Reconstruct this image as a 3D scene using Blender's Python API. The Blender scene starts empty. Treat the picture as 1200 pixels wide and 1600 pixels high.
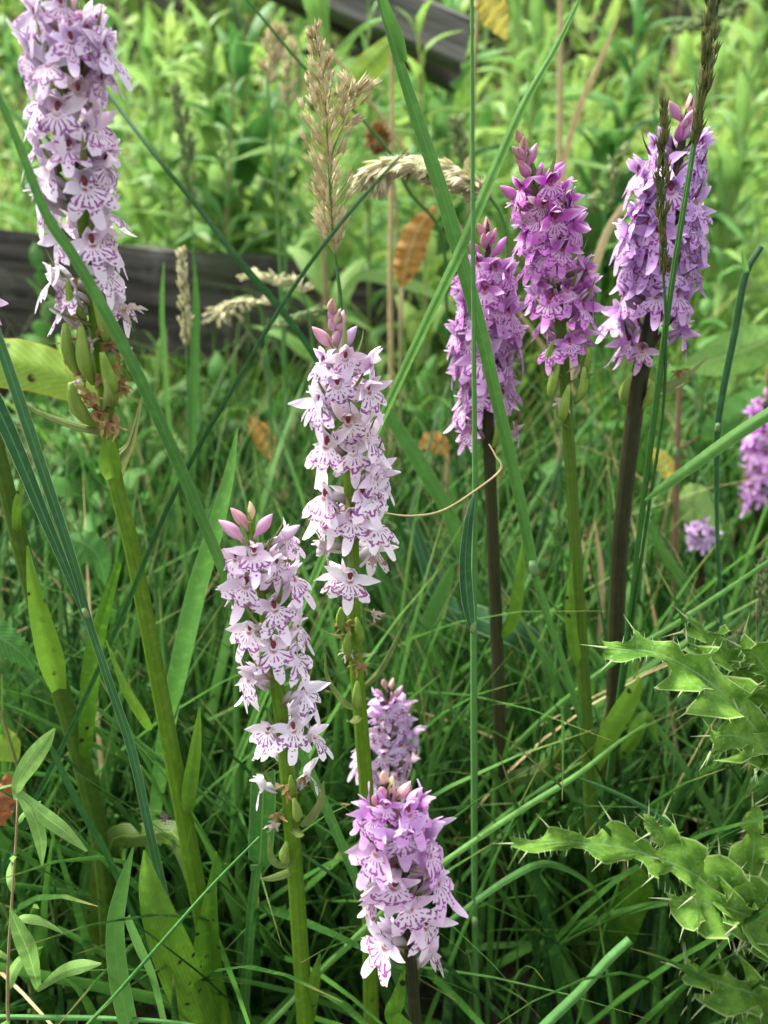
import bpy, math, random
import numpy as np
from mathutils import Vector, Matrix, Euler
random.seed(7); rng = np.random.default_rng(7)
S = bpy.context.scene; COL = S.collection
R = math.radians
# ------------------------------------------------------------------ camera, sky, sun, exposure
PITCH, CZ, F = R(22), 0.44, 1256.0
cam = bpy.data.cameras.new('camera'); camo = bpy.data.objects.new('camera', cam); COL.objects.link(camo)
camo.location = (0, 0, CZ); camo.rotation_euler = (R(90) - PITCH, 0, 0)
cam.sensor_fit = 'VERTICAL'; cam.sensor_height = 24; cam.sensor_width = 18; cam.lens = F / 1600 * 24
cam.clip_start = 0.01; cam.clip_end = 500
cam.dof.use_dof = True; cam.dof.focus_distance = 0.29; cam.dof.aperture_fstop = 6.4
S.camera = camo
w = bpy.data.worlds.new('World'); S.world = w; w.use_nodes = True
wn = w.node_tree; wn.nodes.clear()
sky = wn.nodes.new('ShaderNodeTexSky'); sky.sky_type = 'NISHITA'; sky.sun_disc = False
SUN_EL, SUN_AZ = R(58), R(-60)          # azimuth measured from +Y towards +X
sky.sun_elevation = SUN_EL; sky.sun_rotation = SUN_AZ
sky.dust_density = 4; sky.air_density = 1.0; sky.ozone_density = 1.0
hsv = wn.nodes.new('ShaderNodeHueSaturation'); hsv.inputs['Saturation'].default_value = 0.16
bg = wn.nodes.new('ShaderNodeBackground'); bg.inputs['Strength'].default_value = 0.095
wo = wn.nodes.new('ShaderNodeOutputWorld')
wn.links.new(sky.outputs[0], hsv.inputs['Color']); wn.links.new(hsv.outputs[0], bg.inputs[0]); wn.links.new(bg.outputs[0], wo.inputs[0])
sl = bpy.data.lights.new('sun', 'SUN'); so = bpy.data.objects.new('sun', sl); COL.objects.link(so)
sl.energy = 1.5; sl.angle = R(16); sl.color = (1, 0.95, 0.86)
sd = Vector((math.sin(SUN_AZ) * math.cos(SUN_EL), math.cos(SUN_AZ) * math.cos(SUN_EL), math.sin(SUN_EL)))
so.rotation_euler = sd.to_track_quat('Z', 'Y').to_euler(); so.location = sd * 5
vs = S.view_settings; vs.view_transform = 'Standard'; vs.look = 'None'; vs.gamma = 1; vs.use_curve_mapping = False
vs.exposure = 2.3
S.render.engine = 'CYCLES'; S.cycles.use_denoising = True
S.cycles.max_bounces = 8; S.cycles.transmission_bounces = 4; S.cycles.diffuse_bounces = 4; S.cycles.glossy_bounces = 2
S.cycles.sample_clamp_indirect = 8

# ------------------------------------------------------------------ helpers
FW = Vector((0, math.cos(PITCH), -math.sin(PITCH))); UP = Vector((0, math.sin(PITCH), math.cos(PITCH))); CP = Vector((0, 0, CZ))
def W(px, py, Y):                                   # the point of the photo's ray on the upright plane y = Y
    d = FW + Vector(((px - 600) / F, 0, 0)) + UP * ((800 - py) / F)
    return CP + d * (Y / d.y)
def proj(p):
    v = Vector(p) - CP; d = v.dot(FW)
    return 600 + F * v.x / d, 800 - F * v.dot(UP) / d, d
def depth(p): return (Vector(p) - CP).dot(FW)
def spline(pts, n):                                 # Catmull-Rom through any tuples
    P = np.array([tuple(p) for p in pts], float)
    if len(P) == 2: P = np.vstack([P[0], P.mean(0), P[1]])
    P = np.vstack([2 * P[0] - P[1], P, 2 * P[-1] - P[-2]])
    out = []; m = len(P) - 3
    for k in range(n + 1):
        t = k / n * m; i = min(int(t), m - 1); u = t - i
        a, b, c, d = P[i:i + 4]
        out.append(.5 * (2 * b + (c - a) * u + (2 * a - 5 * b + 4 * c - d) * u * u + (3 * b - a - 3 * c + d) * u ** 3))
    return np.array(out)
def mesh(name, V, Fc, mats, uv=None, mi=None, smooth=True):
    me = bpy.data.meshes.new(name)
    me.from_pydata([tuple(map(float, v)) for v in V], [], Fc)
    for m in (mats if isinstance(mats, (list, tuple)) else [mats]): me.materials.append(m)
    if uv is not None:
        l = me.uv_layers.new(name='UVMap'); idx = np.zeros(len(me.loops), 'i'); me.loops.foreach_get('vertex_index', idx)
        l.data.foreach_set('uv', np.asarray(uv, 'f')[idx].ravel())
    if mi is not None: me.polygons.foreach_set('material_index', np.asarray(mi, 'i'))
    if smooth: me.polygons.foreach_set('use_smooth', [True] * len(me.polygons))
    me.update(); return me
def link(name, data, parent=None, loc=(0, 0, 0), rot=None, scale=None, color=None):
    o = bpy.data.objects.new(name, data); COL.objects.link(o); o.location = loc
    if rot is not None: o.rotation_euler = rot
    if scale is not None: o.scale = (scale,) * 3 if isinstance(scale, (int, float)) else scale
    if parent: o.parent = parent
    if color: o.color = (*color, 1)
    return o
def tag(o, label=None, cat=None, group=None, kind=None):
    if label: o['label'] = label
    if cat: o['category'] = cat
    if group: o['group'] = group
    if kind or o.name.startswith('blade_of_grass'): o['kind'] = kind or 'thing'
    return o
def thing(name, label, cat, loc, group=None):
    return tag(link(name, None, loc=loc), label, cat, group)
def frames(P):
    T = np.gradient(P, axis=0); T /= np.linalg.norm(T, axis=1)[:, None] + 1e-12
    return T
def tube(P, rad, n=8, ecc=1.0, cap=True):           # P world points, rad radii -> verts, faces, uv
    P = np.asarray(P, float); T = frames(P); V = []; UV = []; Fc = []
    ref = np.array([0.3, 1, 0.1]) if abs(T[0][1]) < .8 else np.array([1, 0, .2])
    for i, (p, t) in enumerate(zip(P, T)):
        a = np.cross(t, ref); a /= np.linalg.norm(a); b = np.cross(t, a)
        for k in range(n):
            an = 2 * math.pi * k / n
            V.append(p + rad[i] * (math.cos(an) * a + math.sin(an) * ecc * b)); UV.append((k / n, i / (len(P) - 1)))
    for i in range(len(P) - 1):
        for k in range(n):
            k2 = (k + 1) % n
            Fc.append((i * n + k, i * n + k2, (i + 1) * n + k2, (i + 1) * n + k))
    if cap:
        Fc.append(tuple(range(n))[::-1]); Fc.append(tuple((len(P) - 1) * n + k for k in range(n)))
    return V, Fc, UV
def ribbon(P, half, side=None, fold=.25, twist=0., cols=4, wav=0.):  # blade: P centre line, half widths
    P = np.asarray(P, float); T = frames(P); V = []; UV = []; Fc = []; m = len(P)
    for i, (p, t) in enumerate(zip(P, T)):
        if side is None:
            v = p - np.array(CP); s = np.cross(t, v)
        else: s = np.asarray(side, float) - t * np.dot(side, t)
        s /= np.linalg.norm(s) + 1e-12; nrm = np.cross(s, t)
        tw = twist * i / (m - 1) if np.isscalar(twist) else np.interp(i / (m - 1), np.linspace(0, 1, len(twist)), twist)
        s2 = s * math.cos(tw) + nrm * math.sin(tw); n2 = np.cross(s2, t)
        for c in range(cols + 1):
            u = c / cols * 2 - 1
            h = half[i]
            V.append(p + s2 * u * h + n2 * (h * fold * (abs(u) - .5) + h * wav * math.sin(i * 1.3 + u * 2) * abs(u))); UV.append((c / cols, i / (m - 1)))
    k = cols + 1
    for i in range(m - 1):
        for c in range(cols):
            a = i * k + c; Fc.append((a, a + 1, a + k + 1, a + k))
    return V, Fc, UV
def merge(*parts):
    V, Fc, UV, MI = [], [], [], []
    for j, (v, f, u) in enumerate(parts):
        o = len(V); V += list(v); Fc += [tuple(i + o for i in q) for q in f]; UV += list(u); MI += [j] * len(f)
    return V, Fc, UV, MI
def rel(V, o): o = np.array(o); return [np.array(v) - o for v in V]

# ------------------------------------------------------------------ materials
class NT:
    def __init__(s, name):
        s.m = bpy.data.materials.new(name); s.m.use_nodes = True; s.t = s.m.node_tree; s.t.nodes.clear()
    def n(s, ty, **kw):
        x = s.t.nodes.new(ty)
        for k, v in kw.items(): setattr(x, k, v)
        return x
    def put(s, sock, v):
        if hasattr(v, 'is_linked') or isinstance(v, bpy.types.NodeSocket): s.t.links.new(v, sock)
        else: sock.default_value = v
    def math(s, op, a, b=0., c=None):
        x = s.n('ShaderNodeMath', operation=op); s.put(x.inputs[0], a); s.put(x.inputs[1], b)
        if c is not None: s.put(x.inputs[2], c)
        return x.outputs[0]
    def ss(s, v, lo, hi):                            # smoothstep
        x = s.n('ShaderNodeMapRange', interpolation_type='SMOOTHSTEP'); s.put(x.inputs[0], v); s.put(x.inputs[1], lo); s.put(x.inputs[2], hi)
        return x.outputs[0]
    def mix(s, f, a, b, blend='MIX'):
        x = s.n('ShaderNodeMix', data_type='RGBA', blend_type=blend)
        c4 = lambda v: (*v, 1) if isinstance(v, tuple) and len(v) == 3 else v
        s.put(x.inputs['Factor'], f); s.put(x.inputs[6], c4(a)); s.put(x.inputs[7], c4(b)); return x.outputs[2]
    def uv(s):
        x = s.n('ShaderNodeSeparateXYZ'); s.t.links.new(s.n('ShaderNodeTexCoord').outputs['UV'], x.inputs[0]); return x.outputs[0], x.outputs[1]
    def vec(s, x, y, z=0.):
        c = s.n('ShaderNodeCombineXYZ'); s.put(c.inputs[0], x); s.put(c.inputs[1], y); s.put(c.inputs[2], z); return c.outputs[0]
    def noise(s, scale, vec=None, detail=3., rough=.55):
        x = s.n('ShaderNodeTexNoise'); x.inputs['Scale'].default_value = scale; x.inputs['Detail'].default_value = detail; x.inputs['Roughness'].default_value = rough
        if vec is None: vec = s.n('ShaderNodeTexCoord').outputs['Object']
        s.t.links.new(vec, x.inputs['Vector']); return x.outputs[0]
    def rnd(s): return s.n('ShaderNodeObjectInfo').outputs['Random']
    def isl(s): return s.n('ShaderNodeNewGeometry').outputs['Random Per Island']
    def ocol(s): return s.n('ShaderNodeObjectInfo').outputs['Color']
    def out(s, col, rough=.5, trans=.0, tcol=None, bump=None, bs=.3, bd=.0005, spec=.4, sheen=0.):
        p = s.n('ShaderNodeBsdfPrincipled'); s.put(p.inputs['Base Color'], (*col, 1) if isinstance(col, tuple) and len(col) == 3 else col)
        s.put(p.inputs['Roughness'], rough); p.inputs['Specular IOR Level'].default_value = spec
        if sheen: p.inputs['Sheen Weight'].default_value = sheen
        if bump is not None:
            b = s.n('ShaderNodeBump'); b.inputs['Strength'].default_value = bs; b.inputs['Distance'].default_value = bd
            s.put(b.inputs['Height'], bump); s.t.links.new(b.outputs[0], p.inputs['Normal'])
        sh = p.outputs[0]
        if trans > 0:
            t = s.n('ShaderNodeBsdfTranslucent'); s.put(t.inputs[0], (tcol if tcol is not None else col) if not isinstance(col, tuple) else (*(tcol or col), 1))
            mx = s.n('ShaderNodeMixShader'); mx.inputs[0].default_value = trans
            s.t.links.new(sh, mx.inputs[1]); s.t.links.new(t.outputs[0], mx.inputs[2]); sh = mx.outputs[0]
        o = s.n('ShaderNodeOutputMaterial'); s.t.links.new(sh, o.inputs[0]); return s.m

def leaf_mat(name, c1, c2, trans=.35, rough=.45, edge=None, rib=None, veins=26., spots=None, island=False, tip=None, net=False):
    k = NT(name); u, v = k.uv(); r = k.isl() if island else k.rnd()
    seed = k.vec(k.math('MULTIPLY', r, 37.), k.math('MULTIPLY', r, 11.), 0.)
    va = k.n('ShaderNodeVectorMath', operation='ADD'); k.t.links.new(k.n('ShaderNodeTexCoord').outputs['Object'], va.inputs[0]); k.t.links.new(seed, va.inputs[1])
    big = k.noise(28., va.outputs[0], 4.)
    col = k.mix(k.ss(k.math('ADD', k.math('MULTIPLY', r, .55), k.math('MULTIPLY', big, .55)), .2, .85), c1, c2)
    ang = k.math('ABSOLUTE', k.math('SUBTRACT', u, .5))
    st = k.math('SINE', k.math('MULTIPLY', u, veins * 6.283 / 2))
    h = st
    if net:                                          # side veins running out from the midrib
        st = k.math('SINE', k.math('MULTIPLY', k.math('SUBTRACT', v, k.math('MULTIPLY', ang, .55)), 90.)); h = k.math('POWER', k.math('ABSOLUTE', st), .5)
        col = k.mix(k.math('MULTIPLY', k.ss(st, .8, 1.), .3), col, tuple(min(1, x * 1.9 + .02) for x in c2))
    else: col = k.mix(k.math('MULTIPLY', k.ss(st, .2, 1.), .22), col, tuple(x * .55 for x in c1))
    col = k.mix(k.math('MULTIPLY', k.ss(k.noise(260., va.outputs[0], 3.), .45, .75), .3), col, tuple(x * 1.6 for x in c2))
    if rib: col = k.mix(k.ss(ang, .045, .02), col, rib)
    if edge: col = k.mix(k.ss(ang, .455, .49), col, edge)
    if tip: col = k.mix(k.math('MULTIPLY', k.ss(k.math('ADD', v, k.math('MULTIPLY', big, .3)), 1.02, 1.2), .8), col, tip)
    if spots:
        vo = k.n('ShaderNodeTexVoronoi'); vo.inputs['Scale'].default_value = spots[1]; k.t.links.new(va.outputs[0], vo.inputs['Vector'])
        col = k.mix(k.math('MULTIPLY', k.ss(vo.outputs['Distance'], .25, .16), k.ss(k.noise(60., va.outputs[0]), .45, .6)), col, spots[0])
    return k.out(col, k.math('ADD', rough - .1, k.math('MULTIPLY', k.noise(90., va.outputs[0]), .25)), trans, bump=h, bs=.25, bd=.0004, spec=.22)

M = {}
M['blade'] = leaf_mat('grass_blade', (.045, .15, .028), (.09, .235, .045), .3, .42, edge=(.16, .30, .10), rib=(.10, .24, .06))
M['blade_dark'] = leaf_mat('dark_grass_blade', (.018, .075, .018), (.035, .12, .028), .25, .4)
M['blade_blue'] = leaf_mat('bluish_grass_blade', (.02, .08, .026), (.045, .135, .045), .25, .45, edge=(.3, .42, .25), rib=(.09, .2, .1))
M['blade_pale'] = leaf_mat('pale_grass_blade', (.10, .27, .05), (.16, .36, .08), .35, .45, edge=(.2, .42, .12))
M['culm'] = leaf_mat('grass_culm', (.05, .165, .035), (.095, .235, .06), .0, .5, veins=8)
M['culm_dark'] = leaf_mat('dark_grass_culm', (.03, .10, .02), (.05, .15, .03), .0, .4, veins=8)
M['sheath'] = leaf_mat('grass_sheath', (.10, .22, .10), (.16, .30, .15), .1, .5, veins=14)
M['straw'] = leaf_mat('dry_straw', (.42, .32, .15), (.58, .47, .26), .2, .6, veins=8)
M['straw_brown'] = leaf_mat('brown_dry_stem', (.12, .07, .045), (.2, .12, .07), .0, .6, veins=8)
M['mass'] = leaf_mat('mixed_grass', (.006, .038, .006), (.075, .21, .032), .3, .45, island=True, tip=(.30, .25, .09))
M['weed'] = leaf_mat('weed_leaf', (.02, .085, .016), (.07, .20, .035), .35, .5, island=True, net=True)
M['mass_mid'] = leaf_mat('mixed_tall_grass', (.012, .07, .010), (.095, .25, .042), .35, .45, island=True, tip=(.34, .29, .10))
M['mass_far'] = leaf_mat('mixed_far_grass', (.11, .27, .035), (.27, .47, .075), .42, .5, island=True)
M['under'] = leaf_mat('undergrowth_leaf', (.12, .27, .045), (.34, .49, .12), .45, .5, island=True, net=True)  # undergrowth, herb and lime greens paled: haze and brighter light put into the colour
M['herb'] = leaf_mat('herb_leaf', (.12, .27, .055), (.26, .43, .12), .42, .45, rib=(.3, .48, .14), net=True)
M['herb_dark'] = leaf_mat('dark_herb_leaf', (.05, .165, .035), (.10, .26, .05), .35, .5, rib=(.12, .27, .08), net=True)  # darker green variant of the herb leaf
M['herb_mid'] = leaf_mat('dull_herb_leaf', (.07, .20, .05), (.16, .33, .09), .35, .5, rib=(.2, .38, .14), net=True)
M['herb_lime'] = leaf_mat('lime_herb_leaf', (.19, .36, .06), (.36, .52, .13), .45, .45, rib=(.36, .52, .16), net=True)
M['herb_stem'] = leaf_mat('herb_stem', (.16, .22, .06), (.30, .22, .12), .0, .5, veins=8)
M['orchid_stem'] = leaf_mat('orchid_stem_green', (.095, .20, .013), (.155, .285, .022), .1, .38, veins=16)
M['orchid_stem_dark'] = leaf_mat('orchid_stem_purple', (.026, .026, .012), (.042, .045, .018), .0, .38, veins=16)
M['orchid_stem_mid'] = leaf_mat('orchid_stem_dull_green', (.05, .105, .012), (.08, .15, .018), .0, .38, veins=16)
M['orchid_leaf'] = leaf_mat('orchid_leaf', (.07, .19, .015), (.15, .30, .03), .35, .35, veins=22, spots=((.02, .012, .01), 160))
M['orchid_leaf_brown'] = leaf_mat('old_orchid_leaf', (.04, .09, .012), (.09, .15, .02), .25, .4, veins=20, rib=(.15, .24, .05), spots=((.03, .02, .01), 150))
M['bract'] = leaf_mat('bract', (.13, .20, .05), (.22, .26, .09), .25, .45, veins=8)
M['bract_dark'] = leaf_mat('purple_bract', (.085, .035, .05), (.16, .09, .07), .2, .45, veins=8)
M['pod'] = leaf_mat('seed_pod', (.17, .29, .035), (.29, .42, .09), .1, .42, veins=6)
M['dry_flower'] = leaf_mat('withered_brown_petal', (.24, .13, .05), (.48, .32, .15), .3, .65, veins=10)
M['pale_dry'] = leaf_mat('withered_pale_petal', (.55, .42, .36), (.72, .62, .58), .35, .6, veins=10)
M['dead_orange'] = leaf_mat('dead_orange_leaf', (.34, .17, .04), (.50, .31, .09), .35, .6, rib=(.5, .36, .14), spots=((.10, .05, .02), 70), net=True)
M['dead_red'] = leaf_mat('dead_red_leaf', (.20, .065, .025), (.30, .12, .05), .3, .6, spots=((.05, .02, .02), 120), net=True)
M['dead_yellow'] = leaf_mat('yellowing_leaf', (.45, .42, .06), (.62, .52, .12), .35, .55, net=True)
M['dock'] = leaf_mat('spotted_dock_leaf', (.14, .27, .03), (.24, .38, .05), .35, .5, edge=(.42, .42, .04), spots=((.05, .03, .01), 90), net=True)
M['spk_tan'] = leaf_mat('tan_spikelet', (.56, .47, .24), (.78, .72, .46), .3, .6, veins=6)
M['spk_pale'] = leaf_mat('pale_spikelet', (.58, .56, .30), (.78, .74, .50), .35, .6, veins=6)
M['spk_green'] = leaf_mat('green_spikelet', (.16, .24, .08), (.30, .36, .16), .3, .55, veins=6)
M['spk_dark'] = leaf_mat('dark_spikelet', (.07, .11, .025), (.16, .15, .05), .15, .5, veins=6)
M['seed_brown'] = leaf_mat('brown_seed', (.18, .08, .02), (.34, .18, .05), .1, .6, veins=6)
M['node'] = leaf_mat('grass_joint', (.14, .25, .09), (.22, .33, .13), .1, .5)
M['spine'] = NT('thistle_spine').out((.34, .42, .2), .7)
M['white_petal'] = NT('white_petal').out((.8, .8, .78), .5, .3)

def petal_mat(name):
    k = NT(name); u, v = k.uv(); oc = k.ocol(); r = k.rnd()
    ang = k.math('ABSOLUTE', k.math('SUBTRACT', u, .5))
    vein = k.math('SINE', k.math('MULTIPLY', u, 34.))
    nz = k.noise(420., None, 3.)
    col = k.mix(k.math('MULTIPLY', k.ss(k.math('ADD', v, k.math('MULTIPLY', ang, .5)), .45, 1.05), .55), oc, (.86, .80, .86))
    dk = k.mix(1., oc, (.72, .45, .74), 'MULTIPLY')
    col = k.mix(k.math('MULTIPLY', k.ss(vein, .5, 1.), .28), col, dk)
    col = k.mix(k.math('MULTIPLY', k.ss(nz, .6, .72), .3), col, dk)
    return k.out(col, .5, .32, bump=vein, bs=.2, bd=.0002, spec=.25, sheen=.15)
M['petal'] = petal_mat('orchid_petal')
def lip_mat(name):
    k = NT(name); u, v = k.uv(); oc = k.ocol(); r = k.rnd()
    a = k.math('ABSOLUTE', k.math('SUBTRACT', u, .5))           # 0 centre .. .5
    rs = k.math('MULTIPLY', r, 23.)
    wob = k.math('SUBTRACT', k.noise(1., k.vec(k.math('MULTIPLY', u, 9.), k.math('MULTIPLY', v, 4.), rs), 2.), .5)
    aw = k.math('ADD', a, k.math('MULTIPLY', wob, .085))
    # radial streaks from the throat
    st = k.math('ABSOLUTE', k.math('SUBTRACT', k.math('FRACT', k.math('MULTIPLY', aw, 11.)), .5))
    brk = k.noise(1., k.vec(k.math('MULTIPLY', k.math('FLOOR', k.math('MULTIPLY', aw, 11.)), 3.7), k.math('MULTIPLY', v, 7.5), rs), 1.)
    streak = k.math('MULTIPLY', k.ss(st, .25, .12), k.ss(brk, .40, .5))
    streak = k.math('MULTIPLY', streak, k.math('MULTIPLY', k.ss(v, .14, .22), k.ss(v, .72, .6)))
    # short dashes nearer the rim
    vo = k.n('ShaderNodeTexVoronoi'); vo.inputs['Scale'].default_value = 1.; vo.inputs['Randomness'].default_value = .85
    k.t.links.new(k.vec(k.math('MULTIPLY', k.math('ADD', u, k.math('MULTIPLY', wob, .05)), 19.), k.math('MULTIPLY', v, 6.5), rs), vo.inputs['Vector'])
    dash = k.math('MULTIPLY', k.ss(vo.outputs['Distance'], .33, .22), k.math('MULTIPLY', k.ss(v, .42, .5), k.ss(v, .93, .8)))
    # the looped line that runs round each half of the lip
    lr = k.math('ADD', .60, k.math('MULTIPLY', k.math('COSINE', k.math('MULTIPLY', aw, 30.)), .085))
    loop = k.math('MULTIPLY', k.ss(k.math('ABSOLUTE', k.math('SUBTRACT', k.math('ADD', v, k.math('MULTIPLY', wob, .12)), lr)), .05, .025), k.ss(brk, .42, .5))
    mark = k.math('MAXIMUM', k.math('MAXIMUM', streak, dash), loop)
    base = k.mix(k.math('MULTIPLY', k.ss(v, .95, .35), .42), oc, (.90, .82, .90))
    base = k.mix(k.math('MULTIPLY', k.ss(v, .9, 1.05), .25), base, (.85, .8, .88))
    mc = k.mix(k.rnd(), (.20, .006, .22), (.31, .012, .26))
    mc = k.mix(.06, mc, oc)
    col = k.mix(k.math('MULTIPLY', mark, .96), base, mc)
    col = k.mix(k.ss(v, .17, .06), col, (.42, .13, .12))
    return k.out(col, .5, .28, bump=k.noise(300., None, 2.), bs=.15, bd=.0002, spec=.25, sheen=.15)
M['lip'] = lip_mat('orchid_lip')
def simple(name, cfun, **kw):
    k = NT(name); return k.out(cfun(k), **kw)
M['throat'] = simple('orchid_throat', lambda k: k.mix(k.noise(500., None), (.10, .006, .012), (.26, .03, .03)), rough=.5)
M['ovary'] = simple('orchid_ovary', lambda k: k.mix(k.ss(k.uv()[1], .1, .9), (.17, .16, .07), k.ocol()), rough=.5, trans=.1)
M['bud'] = simple('orchid_bud', lambda k: k.mix(k.math('MULTIPLY', k.ss(k.math('SINE', k.math('MULTIPLY', k.uv()[0], 18.85)), .3, 1.), .35), k.ocol(), k.mix(1., k.ocol(), (.75, .5, .55), 'MULTIPLY')), rough=.45, trans=.15)
def soil():
    k = NT('soil'); n = k.noise(60., None, 6.); col = k.mix(k.ss(n, .35, .65), (.012, .011, .007), (.035, .032, .015))
    return k.out(col, .95, bump=n, bs=.8, bd=.01)
M['soil'] = soil()
def wood():
    k = NT('weathered_wood'); tc = k.n('ShaderNodeTexCoord'); mp = k.n('ShaderNodeMapping'); mp.inputs['Scale'].default_value = (2.2, 45, 45)
    k.t.links.new(tc.outputs['Object'], mp.inputs[0]); g = k.noise(1.6, mp.outputs[0], 7., .65); b = k.noise(9., None, 4.)
    col = k.mix(k.ss(g, .36, .66), (.014, .012, .010), (.10, .090, .074))
    col = k.mix(k.math('MULTIPLY', k.ss(b, .5, .72), .6), col, (.05, .075, .03))
    sp = k.n('ShaderNodeSeparateXYZ'); k.t.links.new(k.n('ShaderNodeNewGeometry').outputs['True Normal'], sp.inputs[0])
    col = k.mix(k.math('MULTIPLY', k.ss(k.noise(30., None, 3.), .55, .7), .5), col, (.16, .165, .14))
    return k.out(col, .85, bump=g, bs=.9, bd=.006)
M['wood'] = wood()
def wood2():
    k = NT('silvered_wood'); tc = k.n('ShaderNodeTexCoord'); mp = k.n('ShaderNodeMapping'); mp.inputs['Scale'].default_value = (2.2, 45, 45)
    k.t.links.new(tc.outputs['Object'], mp.inputs[0]); g = k.noise(1.6, mp.outputs[0], 7., .65)
    col = k.mix(k.ss(g, .36, .66), (.06, .06, .055), (.23, .225, .20))
    return k.out(col, .85, bump=g, bs=.9, bd=.006)
M['wood_pale'] = wood2()
def thistle_mat():
    k = NT('thistle_leaf'); u, v = k.uv(); a = k.math('ABSOLUTE', k.math('SUBTRACT', u, .5))
    n = k.noise(130., None, 5.); n2 = k.noise(500., None, 2.)
    col = k.mix(k.ss(n, .3, .7), (.06, .17, .016), (.155, .31, .036))
    col = k.mix(k.math('MULTIPLY', k.ss(n2, .55, .7), .4), col, (.24, .40, .16))
    sv = k.math('SINE', k.math('MULTIPLY', k.math('SUBTRACT', v, k.math('MULTIPLY', a, .5)), 60.))
    col = k.mix(k.math('MULTIPLY', k.ss(sv, .93, 1.), .16), col, (.26, .42, .15))
    col = k.mix(k.ss(a, .03, .012), col, (.17, .30, .10)); col = k.mix(k.ss(a, .465, .49), col, (.33, .46, .15))
    return k.out(col, .62, .25, bump=k.math('ADD', n, k.math('MULTIPLY', sv, .06)), bs=.7, bd=.0015, spec=.2)
M['thistle'] = thistle_mat()

# ------------------------------------------------------------------ the setting: ground
def gz(x, y):
    t = max(0, min(1, (y - 1.5) / 3.0)); z = 1.0 * t * t * (3 - 2 * t)
    if y > 4.0: z += (min(y, 13) - 4.0) * .34 + (max(13, min(y, 60)) - 13) * .05
    return z + .012 * math.sin(x * 7 + y * 3) * math.sin(y * 6.1 - x * 2)
def ground():
    xs = np.concatenate([-np.geomspace(150, 2.2, 14), np.linspace(-2, 2, 41), np.geomspace(2.2, 150, 14)])
    ys = np.concatenate([[-150, -60, -20, -6], np.linspace(-2, 5, 71), np.geomspace(5.3, 250, 22)])
    V = [(x, y, gz(x, y)) for y in ys for x in xs]; n = len(xs)
    Fc = [(j * n + i, j * n + i + 1, (j + 1) * n + i + 1, (j + 1) * n + i) for j in range(len(ys) - 1) for i in range(n - 1)]
    tag(link('ground', mesh('ground', V, Fc, M['soil'])), 'dark soil under the grass of the meadow', kind='structure')
ground()

# ------------------------------------------------------------------ wooden fence behind the flowers
def plank(name, a, b, hgt, thk, mat, parent, base, seed, nseg=26):
    a, b = Vector(a), Vector(b); x = (b - a); L = x.length; x.normalize(); z = Vector((0, 0, 1)); z = (z - x * z.dot(x)).normalized(); y = z.cross(x)
    rn = random.Random(seed); V = []; Fc = []; prof = []
    for (sy, sz) in ((-1, -.86), (-.8, -1), (.8, -1), (1, -.86), (1, .86), (.8, 1), (-.8, 1), (-1, .86), (-1.03, .3), (-.97, -.25)): prof.append((sy * thk / 2, sz * hgt / 2))
    n = len(prof); off = [0] * n
    for i in range(nseg + 1):
        bow = math.sin(i / nseg * 7 + seed) * hgt * .025
        for j, (py, pz) in enumerate(prof):
            off[j] = off[j] * .7 + rn.uniform(-1, 1) * hgt * .016
            V.append((L * i / nseg + (rn.uniform(-.012, .012) if i in (0, nseg) else 0), py + off[j] * .3, pz + off[j] + bow))
    for i in range(nseg):
        for j in range(n): Fc.append((i * n + j, i * n + (j + 1) % n, (i + 1) * n + (j + 1) % n, (i + 1) * n + j))
    Fc.append(tuple(range(n))[::-1]); Fc.append(tuple(nseg * n + j for j in range(n)))
    o = link(name, mesh(name, V, Fc, mat, smooth=False), parent, a - Vector(base))
    o.rotation_euler = Matrix((x, y, z)).transposed().to_euler(); return o
fb = W(-110, 440, 1.0); fb = Vector((fb.x, 1.04, 0))
fence = thing('wooden_fence', 'old weathered dark timber rail fence standing behind the orchids', 'fence', fb)
plank('rail', W(-140, 432, .99), W(650, 512, 1.17), .134, .035, M['wood'], fence, fb, 3)
plank('rail', W(-160, -312, 1.0), W(722, 70, 1.12), .052, .05, M['wood_pale'], fence, fb, 5)
plank('rail', W(-160, -345, 1.06), W(708, 108, 1.18), .05, .03, M['wood'], fence, fb, 8)  # dark plank added behind, stands for the black shadow under the upper rail
pk = plank('post', (fb.x, fb.y, -.05), (fb.x + .01, fb.y, .95), .09, .08, M['wood'], fence, fb, 9)

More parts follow.
